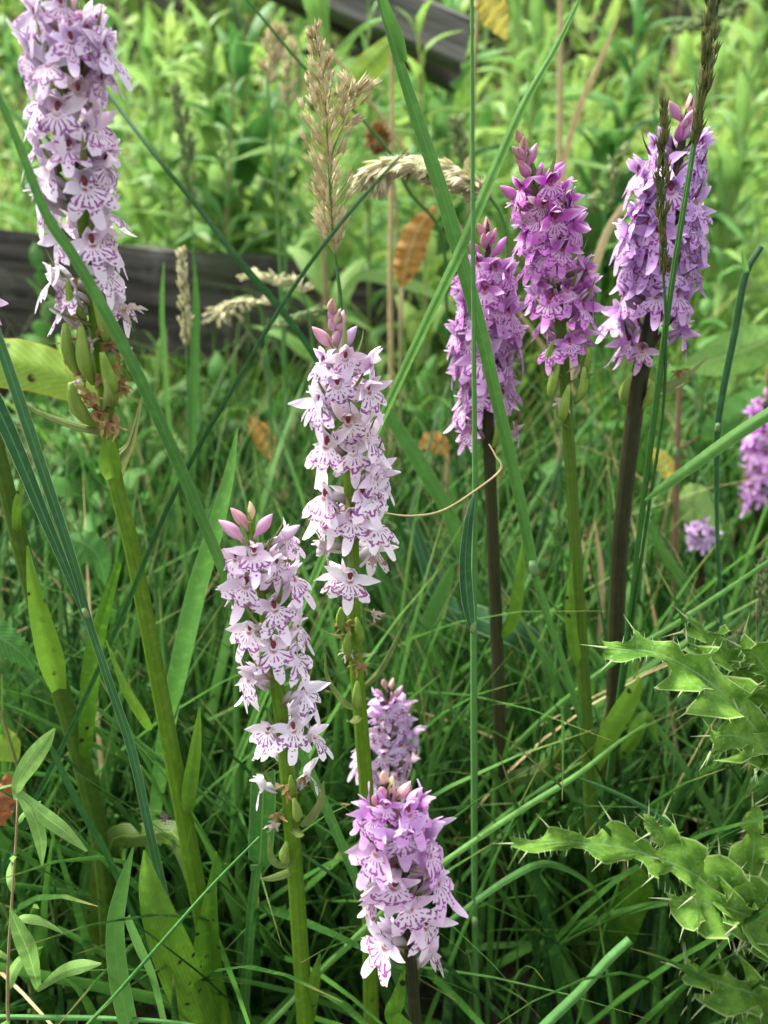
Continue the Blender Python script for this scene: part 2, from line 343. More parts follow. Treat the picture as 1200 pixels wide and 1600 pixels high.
# ------------------------------------------------------------------ orchid flower pieces (metres, flower looks along +Y)
MM = .001; T0 = np.array([0, 8.6, 2.2])
def lip_mesh(seed):
    rn = random.Random(seed)
    ctl = [(0, 12.2 + rn.uniform(-1., 1.2)), (6, 11.4), (11, 8.6), (17, 5.2 + rn.uniform(-.6, .6)), (23, 5.4), (30, 8.0), (39, 9.7 + rn.uniform(-.6, .5)), (48, 9.2 + rn.uniform(-.7, .4)), (58, 6.9), (70, 4.2), (90, 2.2), (112, 1.0)]
    A = [c[0] for c in ctl]; B = [c[1] for c in ctl]; asym = rn.uniform(-.07, .07); nph, nr = 56, 9
    V = []; UV = []; Fc = []; curl = rn.uniform(-.2, 1.); bend = rn.uniform(.02, .06); tilt = rn.uniform(.28, .6)
    for i in range(nph + 1):
        ph = -112 + 224 * i / nph; Rr = np.interp(abs(ph), A, B) * (1 + asym * (1 if ph > 0 else -1))
        if abs(ph) > 30: Rr *= 1 + .035 * math.sin(ph * .55 + seed)
        for j in range(nr + 1):
            r = Rr * j / nr * 1.02; x = r * math.sin(R(ph)); b = r * math.cos(R(ph))
            y = T0[1] + tilt * b - bend * max(b, 0) ** 2 * .6 - .028 * x * x + .22 * math.sin(ph * .16 + seed) * (j / nr) ** 2
            if b > 7: y += (b - 7) ** 2 * .1 * curl
            V.append(((x) * MM, y * MM, (T0[2] - .2 - b * .86 - .004 * x * x) * MM)); UV.append((ph / 224 + .5, r / 10))
    k = nr + 1
    for i in range(nph):
        for j in range(nr): Fc.append((i * k + j, (i + 1) * k + j, (i + 1) * k + j + 1, i * k + j + 1))
    return mesh('lip', V, Fc, M['lip'], UV)
def petal_mesh(name, base, dirv, nrm, L, wd, cup, bend, seed, ragged=.0, mat='petal'):
    rn = random.Random(seed); d = Vector(dirv).normalized(); n = Vector(nrm); n = (n - d * n.dot(d)).normalized(); s = d.cross(n)
    V = []; UV = []; Fc = []; nv, nu = 10, 4
    for i in range(nv + 1):
        t = i / nv; h = wd / 2 * (math.sin(math.pi * min(1, .12 + t * .88) ** .8) ** .8) * (1 if t < 1 else .25) + .12
        if t == 1: h = .25
        for j in range(nu + 1):
            u = j / nu * 2 - 1
            p = Vector(base) + d * (L * t * (1 - .06 * abs(u) * (t > .6))) + s * (u * h) + n * (bend * t * t * L - cup * (1 - u * u) * h + ragged * math.sin(5 * t + seed + 2 * u))
            V.append(p * MM); UV.append((j / nu, t))
    k = nu + 1
    for i in range(nv):
        for j in range(nu): Fc.append((i * k + j, i * k + j + 1, (i + 1) * k + j + 1, (i + 1) * k + j))
    return mesh(name, V, Fc, M[mat], UV)
def blob(name, c, rx, ry, rz, mat, nu=8, nv=6):
    V = [];Fc = [];UV = []
    for i in range(nv + 1):
        th = math.pi * i / nv
        for j in range(nu):
            an = 2 * math.pi * j / nu; V.append(((c[0] + rx * math.sin(th) * math.cos(an)) * MM, (c[1] + ry * math.sin(th) * math.sin(an)) * MM, (c[2] + rz * math.cos(th)) * MM)); UV.append((j / nu, i / nv))
    for i in range(nv):
        for j in range(nu): Fc.append((i * nu + j, i * nu + (j + 1) % nu, (i + 1) * nu + (j + 1) % nu, (i + 1) * nu + j))
    return mesh(name, V, Fc, M[mat], UV)
LIPS = [lip_mesh(s) for s in range(6)]
tx, ty, tz = T0
SEPL = [petal_mesh('sepal', (-1.0, ty - .4, tz + .7), (-.82, -.1 + .3 * q, .62 - .36 * q), (.1, 1, .1), 8.0, 3.1, .25, .12 - .35 * (q % 2), q, .25) for q in range(3)]
SEPR = [petal_mesh('sepal', (1.0, ty - .4, tz + .7), (.82, -.1 + .3 * q, .62 - .36 * q), (-.1, 1, .1), 8.0, 3.1, .25, .12 - .35 * (q % 2), q + 5, .25) for q in range(3)]
DORS = [petal_mesh('dorsal_sepal', (0, ty - 1.6, tz + 1.0), (0, .30 + .2 * q, .95), (0, 1, -.2), 5.6, 3.4, .4, .30 + .12 * q, q) for q in range(3)]
PETL = [petal_mesh('petal', (-1.0, ty - 1.1, tz + .8), (-.34 + .25 * q, .42, .85), (.55, 1, -.2), 5.2, 3.0, .35, .28, q) for q in range(2)]
PETR = [petal_mesh('petal', (1.0, ty - 1.1, tz + .8), (.34 - .25 * q, .42, .85), (-.55, 1, -.2), 5.2, 3.0, .35, .28, q + 3) for q in range(2)]
THRO = blob('throat', (0, ty - .35, tz + 1.1), .85, .55, 1.5, 'throat')
def flower_core():
    a = tube(spline([(0, 0, -2.5), (0, 3, .4), (0, 6.2, 1.9), (0, ty, tz + .2)], 7) * MM, np.array([.8, 1.2, 1.35, 1.35, 1.25, 1.1, 1.15, 1.3]) * MM, 7)
    b = tube(spline([(0, ty - .6, tz - .2), (0, 6.0, -.6), (0, 3.6, -2.6)], 5) * MM, np.array([1.2, 1.05, .9, .8, .6, .3]) * MM, 6)
    V, Fc, UV, MI = merge(a, b); return mesh('flower', V, Fc, [M['ovary'], M['petal']], UV, MI)
CORE = flower_core()
def bud_mesh(seed):
    rn = random.Random(seed); P = spline([(0, 0, 0), (0, 1.5, 2.5), (0, 2.6, 5), (0, 3.4, 8), (0, 3.8, 11)], 10) * MM
    rad = np.array([.6, .6, .65, .8, 1.25, 1.7, 1.9, 1.75, 1.35, .8, .12]) * MM; V, Fc, UV = tube(P, rad, 9); return mesh('bud', V, Fc, M['bud'], UV)
BUDS = [bud_mesh(0)]
def bract_mesh(L, wd, mat, seed):
    P = spline([(0, 0, 0), (0, .28 * L, .35 * L), (0, .48 * L, .72 * L), (0, .55 * L, L)], 8) * MM
    hw = [wd * .5 * x * MM for x in (.8, 1, 1, .92, .8, .62, .42, .22, .03)]
    V, Fc, UV = ribbon(P, hw, side=(1, 0, 0), fold=-.5, cols=4); return mesh('bract', V, Fc, M[mat], UV)
BRA = {m: [bract_mesh(12 + 3 * q, 2.8, m, q) for q in range(3)] for m in ('bract', 'bract_dark')}
def pod_mesh():
    P = spline([(0, 0, 0), (0, 2.4, 4), (0, 3.9, 9), (0, 4.0, 15.5)], 9) * MM; rad = np.array([.55, .9, 1.3, 1.6, 1.75, 1.75, 1.65, 1.4, 1.05, .6]) * MM
    V, Fc, UV = tube(P, rad, 18); c = len(P)
    for i in range(len(P)):
        for k in range(18):
            q = i * 18 + k; f = 1 + .13 * math.cos(k / 18 * 2 * math.pi * 6); V[q] = P[i] + (np.array(V[q]) - P[i]) * f
    return mesh('seed_pod', V, Fc, M['pod'], UV)
POD = pod_mesh()
def withered_mesh(seed, mat):
    rn = random.Random(seed); parts = []
    for q in range(7):
        a = rn.uniform(0, 6.28); e = rn.uniform(-1.1, .9); L = rn.uniform(4, 9); d = np.array([math.cos(a) * math.cos(e), math.sin(a) * math.cos(e), math.sin(e)])
        P = [np.zeros(3)]; 
        for s in range(7):
            d = d + np.array([rn.uniform(-.5, .5), rn.uniform(-.5, .5), rn.uniform(-.65, .35)]); d /= np.linalg.norm(d); P.append(P[-1] + d * L / 7)
        hw = [rn.uniform(.5, 1.1) * (1.2, 1.3, 1.3, 1.2, 1.0, .8, .5, .15)[s] for s in range(8)]
        parts.append(ribbon(np.array(P) * MM, np.array(hw) * MM, side=(rn.uniform(-1, 1), rn.uniform(-1, 1), rn.uniform(-1, 1)), fold=rn.uniform(.3, .9), twist=rn.uniform(-2, 2), cols=3, wav=.3))
    V, Fc, UV, MI = merge(*parts); return mesh('withered_flower', V, Fc, M[mat], UV)
WIT = {m: [withered_mesh(s, m) for s in range(4)] for m in ('dry_flower', 'pale_dry')}

def flower(parent, off, yaw, tilt, sc, col, rn, roll=0.):
    f = link('flower', CORE, parent, off, scale=sc, color=col)
    f.rotation_euler = (Matrix.Rotation(math.pi + yaw, 3, 'Z') @ Matrix.Rotation(tilt, 3, 'X') @ Matrix.Rotation(roll, 3, 'Y')).to_euler()
    def sub(n, me, jit=.10, c=col):
        o = link(n, me, f, color=c); a = T0 * MM; j = Euler((rn.uniform(-jit, jit), rn.uniform(-jit, jit), rn.uniform(-jit, jit)))
        o.rotation_euler = j; v = Vector(a); o.location = v - j.to_matrix() @ v; return o
    sub('lip', rn.choice(LIPS), .2); pc = tuple(min(1, x * rn.uniform(.94, 1.06)) for x in col)
    sub('sepal', rn.choice(SEPL), .34, pc); sub('sepal', rn.choice(SEPR), .34, pc); sub('dorsal_sepal', rn.choice(DORS), .12, pc)
    sub('petal', rn.choice(PETL), .1); sub('petal', rn.choice(PETR), .1); sub('throat', THRO, 0)
    return f

def orchid(label, Y, axis, lips, ctop, cbot, rpx, stem_mat, bract='bract', buds=(), pods=(), dry=(), sc=1.0, fill=14, leaves=(), seed=1, dY=0., budcol=(.62, .34, .48), yspan=None, lowwhite=None):
    rn = random.Random(seed)
    yy = [a[1] for a in axis]; pl = lambda y: Y + dY * (y - yy[0]) / 1000.
    P = [W(x, y, pl(y)) for x, y in axis]
    last = P[-1]; d = (P[-1] - P[-2]).normalized(); n = max(2, int(last.z / .03))
    k = last.z / max(.35, -d.z); base = Vector((last.x + d.x * k, last.y + d.y * k, 0)); P = P + [last.lerp(base, .5), Vector((base.x, base.y, -.01))]
    root = thing('orchid', label, 'orchid', base, 'spotted orchids in flower')
    SP = spline(P, 70)
    rads = []
    for p in SP:
        px, py, dd = proj(p); rads.append(np.interp(py, [r[0] for r in rpx], [r[1] for r in rpx]) / 2 * dd / F)
    V, Fc, UV = tube(SP, rads, 20)
    for q in range(len(V)): V[q] = SP[q // 20] + (np.array(V[q]) - SP[q // 20]) * (1 + .045 * math.cos((q % 20) / 20 * 6.283 * 5 + (q // 20) * .03))
    link('stem', mesh('stem', rel(V, base), Fc, M[stem_mat], UV), root)
    pyx = np.array([proj(p)[1] for p in SP])
    def ax(py):                                     # point on the stem axis at that photo row
        return Vector(SP[0]) if py <= pyx[0] else Vector([np.interp(py, pyx, SP[:, c]) for c in range(3)])
    lo, hi = (min(l[1] for l in lips), max(l[1] for l in lips)) if lips else (0, 1)
    def colour(py):
        t = max(0, min(1, (py - lo) / (hi - lo + 1e-6))); c = [a + (b - a) * t for a, b in zip(ctop, cbot)]; j = rn.uniform(.93, 1.07)
        return tuple(min(.9, x * j * rn.uniform(.97, 1.03)) for x in c)
    lc = Vector((0, T0[1] + 2.2, T0[2] - 5.)) * MM
    def place(px, py, s, tilt, yaw=None):
        a_y = py - 10; yw = yaw if yaw is not None else 0.
        if yaw is None:
            axp = ax(py); q = proj(axp); reach = (T0[1] + 2.2) * MM * s * F / q[2]; yw = math.asin(max(-.97, min(.97, (px - q[0]) / reach)))
        for it in range(5):
            A = ax(a_y); m = Matrix.Rotation(math.pi + yw, 3, 'Z') @ Matrix.Rotation(tilt, 3, 'X'); q = proj(A + m @ (lc * s)); a_y += py - q[1]
            if yaw is None:
                yw += max(-.4, min(.4, (px - q[0]) / ((T0[1] + 2.2) * MM * s * F / q[2] * max(.3, math.cos(yw))))) * .7; yw = max(-1.45, min(1.45, yw))
        A = ax(a_y); m = Matrix.Rotation(math.pi + yw, 3, 'Z') @ Matrix.Rotation(tilt, 3, 'X'); q = proj(A + m @ (lc * s))
        if yaw is None:                              # the last few pixels: how far along its ovary the bloom stands
            A = A + Vector(((px - q[0]) * q[2] / F, 0, 0)) * .95
        return A, yw
    for l in lips:
        px, py = l[:2]; s = 1.13 * sc * rn.uniform(.86, 1.1) * (l[2] if len(l) > 2 else 1) * (.78 + .22 * min(1, 4 * (py - lo) / (hi - lo + 1))); tl = rn.uniform(-.22, .26)
        c = colour(py)
        if rn.random() < .09: c = tuple(a * .55 + b * .45 for a, b in zip(c, (.62, .46, .34))); s *= .8; tl += rn.uniform(-.5, -.1)
        A, yw = place(px, py, s, tl)
        flower(root, A - base, yw, tl, s, c, rn, rn.uniform(-.15, .15))
        b = link('bract', rn.choice(BRA[bract]), root, ax(proj(A)[1] + 14) - base, rot=(rn.uniform(-.2, .1), 0, math.pi + yw + rn.uniform(-.2, .2)), scale=s)
    g = rn.uniform(0, 6)
    for q in range(fill):                           # blooms round the far side of the spike
        py = lo + (hi - lo) * (q + .5) / fill; g += 2.4
        yw = math.pi + ((g % 1.0) - .5) * 3.3; s = 1.1 * sc * rn.uniform(.88, 1.02); tl = rn.uniform(-.1, .25); A, yw = place(0, py, s, tl, yw)
        flower(root, A - base, yw, tl, s, colour(py), rn, 0)
    if seed in (66, 77, 88, 44, 55, 22): buds = list(buds) + [(axis[0][0] + rn.uniform(-9, 9), axis[0][1] + rn.uniform(4, 46), rn.uniform(-14, 14), rn.uniform(.55, .8)) for _ in range(6)]
    for b in buds:                                   # (px, py of tip, lean degrees, length factor, colour)
        px, py, ln, f = b[:4]; c = b[4] if len(b) > 4 else budcol
        L = 11 * MM * f; A = ax(py + 26 * f + 22 * abs(math.sin(R(ln))))
        q = proj(A); dd = q[2]; tip = W(px, py, A.y + rn.uniform(-.004, .002)); v = tip - A; v = v.normalized() * max(v.length, L)
        st = tip - v.normalized() * L * 1.0
        zq = v.to_track_quat('Z', 'Y').to_euler()
        o = link('bud', BUDS[0], root, (tip - v.normalized() * L) - base, scale=f, color=c); o.rotation_euler = (v.to_track_quat('Z', 'X').to_matrix() @ Matrix.Rotation(-.33, 3, 'X').inverted()).to_euler()
        pe = tube(spline([A, (A + st) / 2 + Vector((0, 0, .0005)), st + v.normalized() * .001], 5), [.0011, .0009, .0008, .0008, .0008, .0007], 6)
        po = link('pedicel', mesh('pedicel', rel(pe[0], base), pe[1], M['ovary'], pe[2]), root, color=c)
        link('bract', BRA[bract][0], root, A - base, rot=(-.1, 0, math.pi + math.asin(max(-1, min(1, v.x / v.length))) * 1.6), scale=f * .5)
    for p in pods:                                   # (px, py of base, side lean)
        px, py, ln, f = p
        A = W(px, py, ax(py).y - .001 - .002 * (abs(ln) < 10)); yw = R(ln * 3.2)
        o = link('seed_pod', POD, root, A - base, rot=(rn.uniform(-.1, .05), R(ln), math.pi + yw), scale=f)
        if rn.random() < .7: link('bract', rn.choice(BRA['bract']), root, ax(py + 8) - base, rot=(-.5, R(ln), math.pi + yw), scale=f * 1.25)
    for p in dry:
        px, py, f, kind = p
        A = W(px, py, ax(py).y - .004)
        f *= .82; link('withered_flower', rn.choice(WIT[kind]), root, A - base, rot=(rn.uniform(-.5, .5), rn.uniform(-.5, .5), rn.uniform(0, 6)), scale=f)
    for lf in leaves:                                # (centre line px points, widths px, material, fold, twist)
        pts, wpx, mat, fold, tw = lf[:5]; n = 18
        Q = spline([W(x, y, Y + o) for x, y, o in pts], n); ww = spline([(a, 0, 0) for a in wpx], n)[:, 0]
        hw = [max(.0004, a / 2 * proj(p)[2] / F) for a, p in zip(ww, Q)]
        V, Fc, UV = ribbon(Q, hw, fold=fold, twist=tw, cols=6, wav=.06); link('leaf', mesh('leaf', rel(V, base), Fc, M[mat], UV), root)
    return root

PALE = (.74, .54, .78)
orchid('tall pale lilac spotted orchid, lower pods brown and withered, far left foreground', .262,
    [(93, -45), (97, 0), (105, 100), (118, 250), (132, 350), (145, 450), (158, 560), (170, 660), (178, 740), (205, 850), (235, 1000), (290, 1290), (325, 1480), (352, 1620)],
    [(118, 92), (48, 55), (65, 125), (150, 85), (124, 172), (170, 160), (85, 205), (168, 228), (105, 256), (38, 255), (60, 305), (178, 295), (140, 326), (62, 345), (165, 385), (83, 407), (150, 412), (66, 462), (176, 455), (100, 478, .9), (84, 508, .75), (45, 190), (188, 110), (170, 60), (35, 120), (100, 30)],
    (.76, .60, .81), (.88, .80, .88), [(-50, 8), (300, 20), (560, 23), (720, 24), (760, 24), (1000, 25), (1300, 27), (1700, 28)], 'orchid_stem',
    buds=[(95, -8, -5, 1.0), (118, 0, 12, 1.), (125, 22, 15, 1.1)],
    pods=[(132, 590, -14, 1.25), (146, 600, -4, 1.25), (180, 632, 8, 1.2), (150, 668, -24, 1.2), (135, 500, -18, .9), (168, 540, 14, 1.1)],
    dry=[(114, 450, 1.0, 'dry_flower'), (102, 560, .8, 'dry_flower'), (170, 540, 1.2, 'dry_flower'), (176, 572, 1., 'dry_flower'), (140, 615, 1.1, 'dry_flower'), (168, 658, 1.2, 'dry_flower'), (142, 535, 1.2, 'pale_dry'), (120, 598, .8, 'pale_dry'), (192, 485, 1.2, 'pale_dry'), (120, 500, .9, 'pale_dry'), (198, 552, .8, 'pale_dry'), (150, 640, 1.3, 'dry_flower'), (126, 580, 1., 'dry_flower'), (188, 600, 1.1, 'dry_flower'), (160, 590, 1.2, 'dry_flower'), (110, 530, 1., 'dry_flower'), (182, 660, 1.2, 'dry_flower'), (160, 510, 1.1, 'dry_flower')],
    leaves=[([(176, 748, -.004), (172, 725, -.005), (170, 695, -.005), (166, 662, -.004)], [20, 34, 22, 4], 'orchid_leaf', -.6, 0),
            ([(182, 745, .004), (190, 715, .004), (205, 690, .004), (222, 620, .004)], [20, 22, 12, 3], 'bract', .6, .3),
            ([(290, 1290, .0), (295, 1240, -.006), (305, 1170, -.008), (312, 1105, -.006)], [14, 24, 18, 3], 'orchid_leaf', .6, .2),
            ([(332, 1600, -.006), (326, 1525, -.012), (324, 1470, -.013), (330, 1400, -.012), (338, 1330, -.01)], [24, 42, 40, 20, 3], 'orchid_leaf', -.5, .2),
            ([(235, 1140, .0), (222, 1120, -.01), (195, 1075, -.012), (165, 1000, -.008)], [10, 16, 14, 2], 'orchid_leaf', .5, .6),
            ([(345, 1650, .0), (300, 1560, -.02), (262, 1470, -.025), (235, 1390, -.02), (226, 1328, -.012)], [40, 62, 58, 36, 4], 'orchid_leaf', .45, .1),
            ([(318, 1440, .004), (292, 1340, .02), (268, 1300, .03), (215, 1306, .034), (175, 1312, .036), (165, 1380, .04), (158, 1470, .045), (168, 1560, .05)], [16, 28, 36, 34, 40, 48, 36, 8], 'orchid_leaf_brown', .35, .3)],
    sc=.98, fill=17, seed=11)
orchid('pale pink spotted orchid with open pointed buds, tallest of the central group', .275,
    [(521, 478), (530, 540), (540, 640), (546, 740), (550, 840), (552, 960), (558, 1060), (566, 1160), (574, 1290), (580, 1620)],
    [(541, 585, .85), (491, 588), (590, 592), (528, 630), (583, 640), (489, 662), (545, 690), (500, 728), (557, 735), (594, 707), (598, 772), (498, 808), (552, 838), (604, 848), (508, 877), (546, 935, .95), (512, 830, .9), (580, 800, .9)],
    (.83, .67, .83), (.89, .82, .89), [(470, 6), (560, 12), (740, 20), (1060, 22), (1300, 23), (1700, 25)], 'orchid_stem',
    buds=[(520, 468, -3, .85, (.66, .38, .34)), (532, 484, 4, .8, (.68, .46, .42)), (536, 487, 5, 1.0), (490, 513, -40, 1.1, (.66, .36, .46)), (556, 512, 14, 1.15, (.60, .42, .68)), (583, 556, 40, 1.15, (.74, .52, .76))],
    pods=[(560, 1010, 10, 1.0), (548, 1030, -12, 1.05), (560, 1108, -4, 1.1), (540, 985, -16, .9)],
    dry=[(580, 872, 1.1, 'pale_dry'), (584, 960, .9, 'pale_dry'), (566, 1040, 1.1, 'dry_flower'), (538, 975, 1.0, 'dry_flower'), (545, 1020, .8, 'pale_dry')],
    leaves=[([(562, 1105, -.002), (540, 1100, -.004), (512, 1060, -.004), (508, 1020, -.002)], [6, 10, 7, 2], 'bract', .5, .5),
            ([(568, 1075, .002), (592, 1050, .002), (612, 1015, .002), (630, 975, .002)], [8, 10, 8, 2], 'bract', .5, .2)],
    sc=1.16, fill=9, seed=22)
orchid('pale pink spotted orchid leaning left of centre with white lower flowers', .25,
    [(391, 812), (396, 850), (408, 930), (426, 1020), (438, 1110), (448, 1200), (456, 1300), (465, 1420), (478, 1620)],
    [(397, 890), (364, 898), (459, 858), (440, 908), (381, 945), (472, 928), (438, 980), (384, 1012), (483, 1000), (430, 1044), (382, 1086), (477, 1052), (490, 1108), (412, 1166), (466, 1166), (504, 1168), (404, 1245, .92)],
    (.83, .65, .82), (.90, .87, .90), [(790, 6), (860, 12), (1000, 20), (1250, 24), (1700, 27)], 'orchid_stem',
    buds=[(390, 785, 0, .7, (.66, .52, .30)), (362, 796, -35, 1.05, (.66, .34, .40)), (344, 815, -48, 1.2, (.72, .42, .60)), (424, 805, 28, 1.1, (.70, .36, .58)), (466, 822, 42, 1.1, (.80, .60, .80))],
    pods=[(464, 1282, 9, 1.0), (452, 1350, -14, 1.1), (458, 1240, 2, .8)],
    dry=[(452, 1228, 1.2, 'dry_flower'), (434, 1272, .9, 'dry_flower'), (430, 1290, .8, 'pale_dry'), (474, 1215, .8, 'dry_flower')],
    leaves=[([(470, 1290, -.002), (486, 1278, -.003), (500, 1255, -.003), (506, 1220, -.002)], [8, 15, 12, 2], 'bract', .5, .3),
            ([(462, 1345, -.002), (440, 1352, -.006), (424, 1340, -.006), (420, 1300, -.004)], [6, 10, 11, 3], 'bract', .4, .4),
            ([(485, 1600, .004), (490, 1540, -.004), (500, 1490, -.006)], [12, 20, 3], 'orchid_leaf', .4, .4)],
    sc=1.04, fill=8, seed=33)
orchid('short bright lilac pink spotted orchid lowest at the front, purplish stem', .205,
    [(605, 1222), (612, 1270), (622, 1340), (632, 1410), (640, 1480), (645, 1540), (650, 1620)],
    [(575, 1303), (649, 1300), (684, 1324), (674, 1275), (632, 1346), (580, 1365), (664, 1380), (702, 1400), (563, 1408), (613, 1418), (645, 1455), (673, 1478), (589, 1508), (600, 1280, .9), (690, 1355)],
    (.68, .28, .72), (.86, .76, .86), [(1200, 8), (1300, 15), (1500, 18), (1700, 20)], 'orchid_stem_dark', bract='bract_dark',
    buds=[(600, 1206, -6, .8, (.80, .55, .38)), (612, 1213, 0, .75, (.78, .6, .35)), (584, 1245, -28, .95, (.70, .30, .44)), (640, 1222, 22, .9, (.78, .48, .46)), (658, 1232, 35, 1.1, (.76, .45, .78)), (596, 1232, -10, .9, (.72, .34, .5))],
    leaves=[([(652, 1620, -.004), (615, 1590, -.01), (622, 1560, -.012), (632, 1512, -.01)], [20, 26, 22, 3], 'orchid_leaf', .4, .3)],
    sc=1.08, fill=9, seed=44)
orchid('small mauve spotted orchid half hidden behind the front flower and the central stem', .33,
    [(607, 1072), (605, 1150), (608, 1250), (614, 1400), (620, 1620)],
    [(583, 1103), (633, 1142), (622, 1115), (588, 1160), (558, 1172), (633, 1178), (652, 1163), (598, 1200), (646, 1203), (556, 1207), (575, 1235), (628, 1235), (605, 1130, .9)],
    (.62, .38, .70), (.70, .52, .76), [(1060, 6), (1200, 14), (1700, 18)], 'orchid_stem_dark', bract='bract_dark',
    buds=[(600, 1062, -4, .8, (.62, .36, .36)), (614, 1060, 5, .75, (.6, .4, .36)), (628, 1072, 25, .9), (588, 1078, -22, 1.), (643, 1098, 50, 1.)],
    sc=.95, fill=8, seed=55)
VIO = (.62, .33, .74)
orchid('violet spotted orchid behind crossing grass blades, leftmost of three on the right', .35,
    [(762, 350), (762, 450), (760, 560), (762, 650), (765, 720), (770, 850), (776, 1000), (781, 1150), (785, 1310)],
    [(745, 432), (778, 440), (722, 466), (800, 452), (755, 480), (708, 498), (782, 502), (738, 512), (808, 515), (705, 540), (762, 542), (790, 552), (726, 560), (706, 585), (748, 590), (800, 590), (776, 606), (716, 622), (744, 640), (790, 640), (712, 655), (818, 560), (726, 692, .9), (814, 690, .9)],
    (.53, .19, .56), (.63, .35, .66), [(340, 6), (450, 13), (680, 19), (1000, 20), (1400, 21)], 'orchid_stem_dark', bract='bract_dark',
    buds=[(760, 340, 0, .85, (.6, .36, .36)), (748, 350, -8, .8, (.62, .3, .4)), (774, 358, 10, .9, (.58, .22, .42)), (734, 378, -28, 1.05, (.56, .22, .46)), (790, 372, 25, 1.1, (.56, .22, .52)), (756, 366, -4, .9, (.55, .28, .36))],
    pods=[(768, 700, 14, .9)], sc=1.14, fill=16, seed=66,
    leaves=[([(772, 1000, 0.), (800, 970, -.004), (812, 900, -.004), (818, 840, 0)], [10, 20, 16, 2], 'orchid_leaf', .4, .2),
            ([(782, 1260, .0), (800, 1220, -.01), (850, 1200, -.01), (890, 1150, -.01)], [14, 24, 22, 3], 'orchid_leaf_brown', .4, .2)])
orchid('deep magenta purple spotted orchid, middle of three on the right, green stem', .325,
    [(814, 212), (822, 240), (838, 285), (858, 370), (872, 470), (880, 560), (888, 680), (905, 950), (920, 1200), (940, 1620)],
    [(864, 309), (892, 318), (846, 342), (806, 318), (812, 346), (892, 342), (905, 330), (832, 362), (868, 374), (830, 390), (906, 385), (846, 420), (878, 412), (924, 438), (868, 445), (832, 468), (890, 474), (922, 470), (853, 494), (922, 505), (853, 562, .9), (892, 555, .85), (826, 430)],
    (.46, .055, .47), (.62, .24, .62), [(205, 8), (300, 14), (560, 18), (680, 18), (950, 19), (1300, 22), (1700, 25)], 'orchid_stem_mid',
    buds=[(808, 202, -5, .8, (.55, .34, .24)), (820, 214, 4, .8, (.58, .38, .3)), (802, 230, -12, .85, (.55, .34, .3)), (823, 232, 2, .85, (.55, .3, .34)), (838, 226, 10, .95, (.55, .24, .42)), (812, 258, -14, .9, (.48, .18, .34)), (846, 256, 12, 1., (.52, .16, .46)), (878, 255, 30, 1.2, (.54, .15, .58)), (784, 292, -55, 1.1, (.56, .18, .5)), (806, 245, -8, .9, (.5, .25, .26))],
    pods=[(862, 625, -12, 1.1), (898, 630, 12, 1.1), (880, 660, -10, 1.15), (905, 590, 16, .9), (860, 580, -16, .9)],
    dry=[(878, 628, 1.0, 'pale_dry'), (902, 572, .9, 'pale_dry'), (915, 560, .6, 'dry_flower')],
    leaves=[([(908, 1050, .0), (895, 1000, -.006), (890, 940, -.006), (893, 880, -.002)], [10, 18, 14, 2], 'orchid_leaf', .5, .2),
            ([(921, 1220, .0), (950, 1150, -.008), (985, 1090, -.01), (1002, 1060, -.01)], [14, 30, 28, 8], 'orchid_leaf', .35, .2),
            ([(938, 1520, .0), (955, 1470, -.012), (985, 1410, -.015), (1018, 1362, -.015)], [30, 62, 52, 34], 'orchid_leaf', .3, .2),
            ([(925, 1400, .02), (880, 1360, .03), (850, 1300, .04), (838, 1240, .05)], [20, 44, 40, 6], 'orchid_leaf_brown', .3, .2),
            ([(932, 1560, .01), (905, 1480, -.005), (880, 1400, -.01)], [14, 26, 4], 'orchid_leaf_brown', .3, .3)],
    sc=1.0, fill=14, seed=77)
orchid('lavender violet spotted orchid with dark curved stem, rightmost of the large three', .35,
    [(1077, 160), (1062, 240), (1046, 340), (1028, 450), (1012, 530), (996, 610), (975, 780), (966, 900), (960, 1080), (952, 1270)],
    [(1014, 252), (986, 300), (1020, 282), (1102, 250), (1100, 270), (1096, 298), (990, 332), (1020, 338), (1046, 328), (1098, 340), (1090, 358), (1000, 384), (970, 366), (1022, 396), (1070, 400), (1098, 384), (1084, 412), (960, 398), (970, 434), (1006, 430), (994, 442), (962, 488), (1022, 488), (1090, 440), (1062, 484), (1080, 492), (1000, 567), (968, 553, .9), (1074, 540, .9), (945, 515), (1050, 450)],
    (.53, .29, .67), (.57, .31, .64), [(150, 6), (250, 14), (400, 24), (600, 27), (780, 25), (1300, 25)], 'orchid_stem_dark', bract='bract_dark',
    buds=[(1078, 148, 5, .95, (.64, .36, .34)), (1048, 160, -14, 1.1, (.6, .28, .46)), (1078, 172, 6, 1., (.6, .24, .42)), (1088, 190, 12, 1., (.55, .3, .5)), (1062, 195, -2, 1., (.5, .2, .36)), (1030, 200, -30, 1.2, (.56, .3, .62)), (1108, 200, 30, 1.1, (.62, .42, .76))],
    pods=[(975, 632, -18, 1.05), (1010, 620, 22, 1.0), (1000, 640, 20, 1.)],
    dry=[(1062, 580, .9, 'dry_flower'), (1042, 570, .8, 'pale_dry')],
    leaves=[([(1012, 610, .0), (1040, 605, -.004), (1070, 590, -.006), (1104, 560, -.004)], [8, 14, 10, 2], 'bract', .4, .2),
            ([(958, 1200, .0), (985, 1160, -.01), (1010, 1120, -.01), (1030, 1165, -.01)], [10, 22, 20, 3], 'orchid_leaf', .3, .2)],
    sc=1.17, fill=14, seed=88)
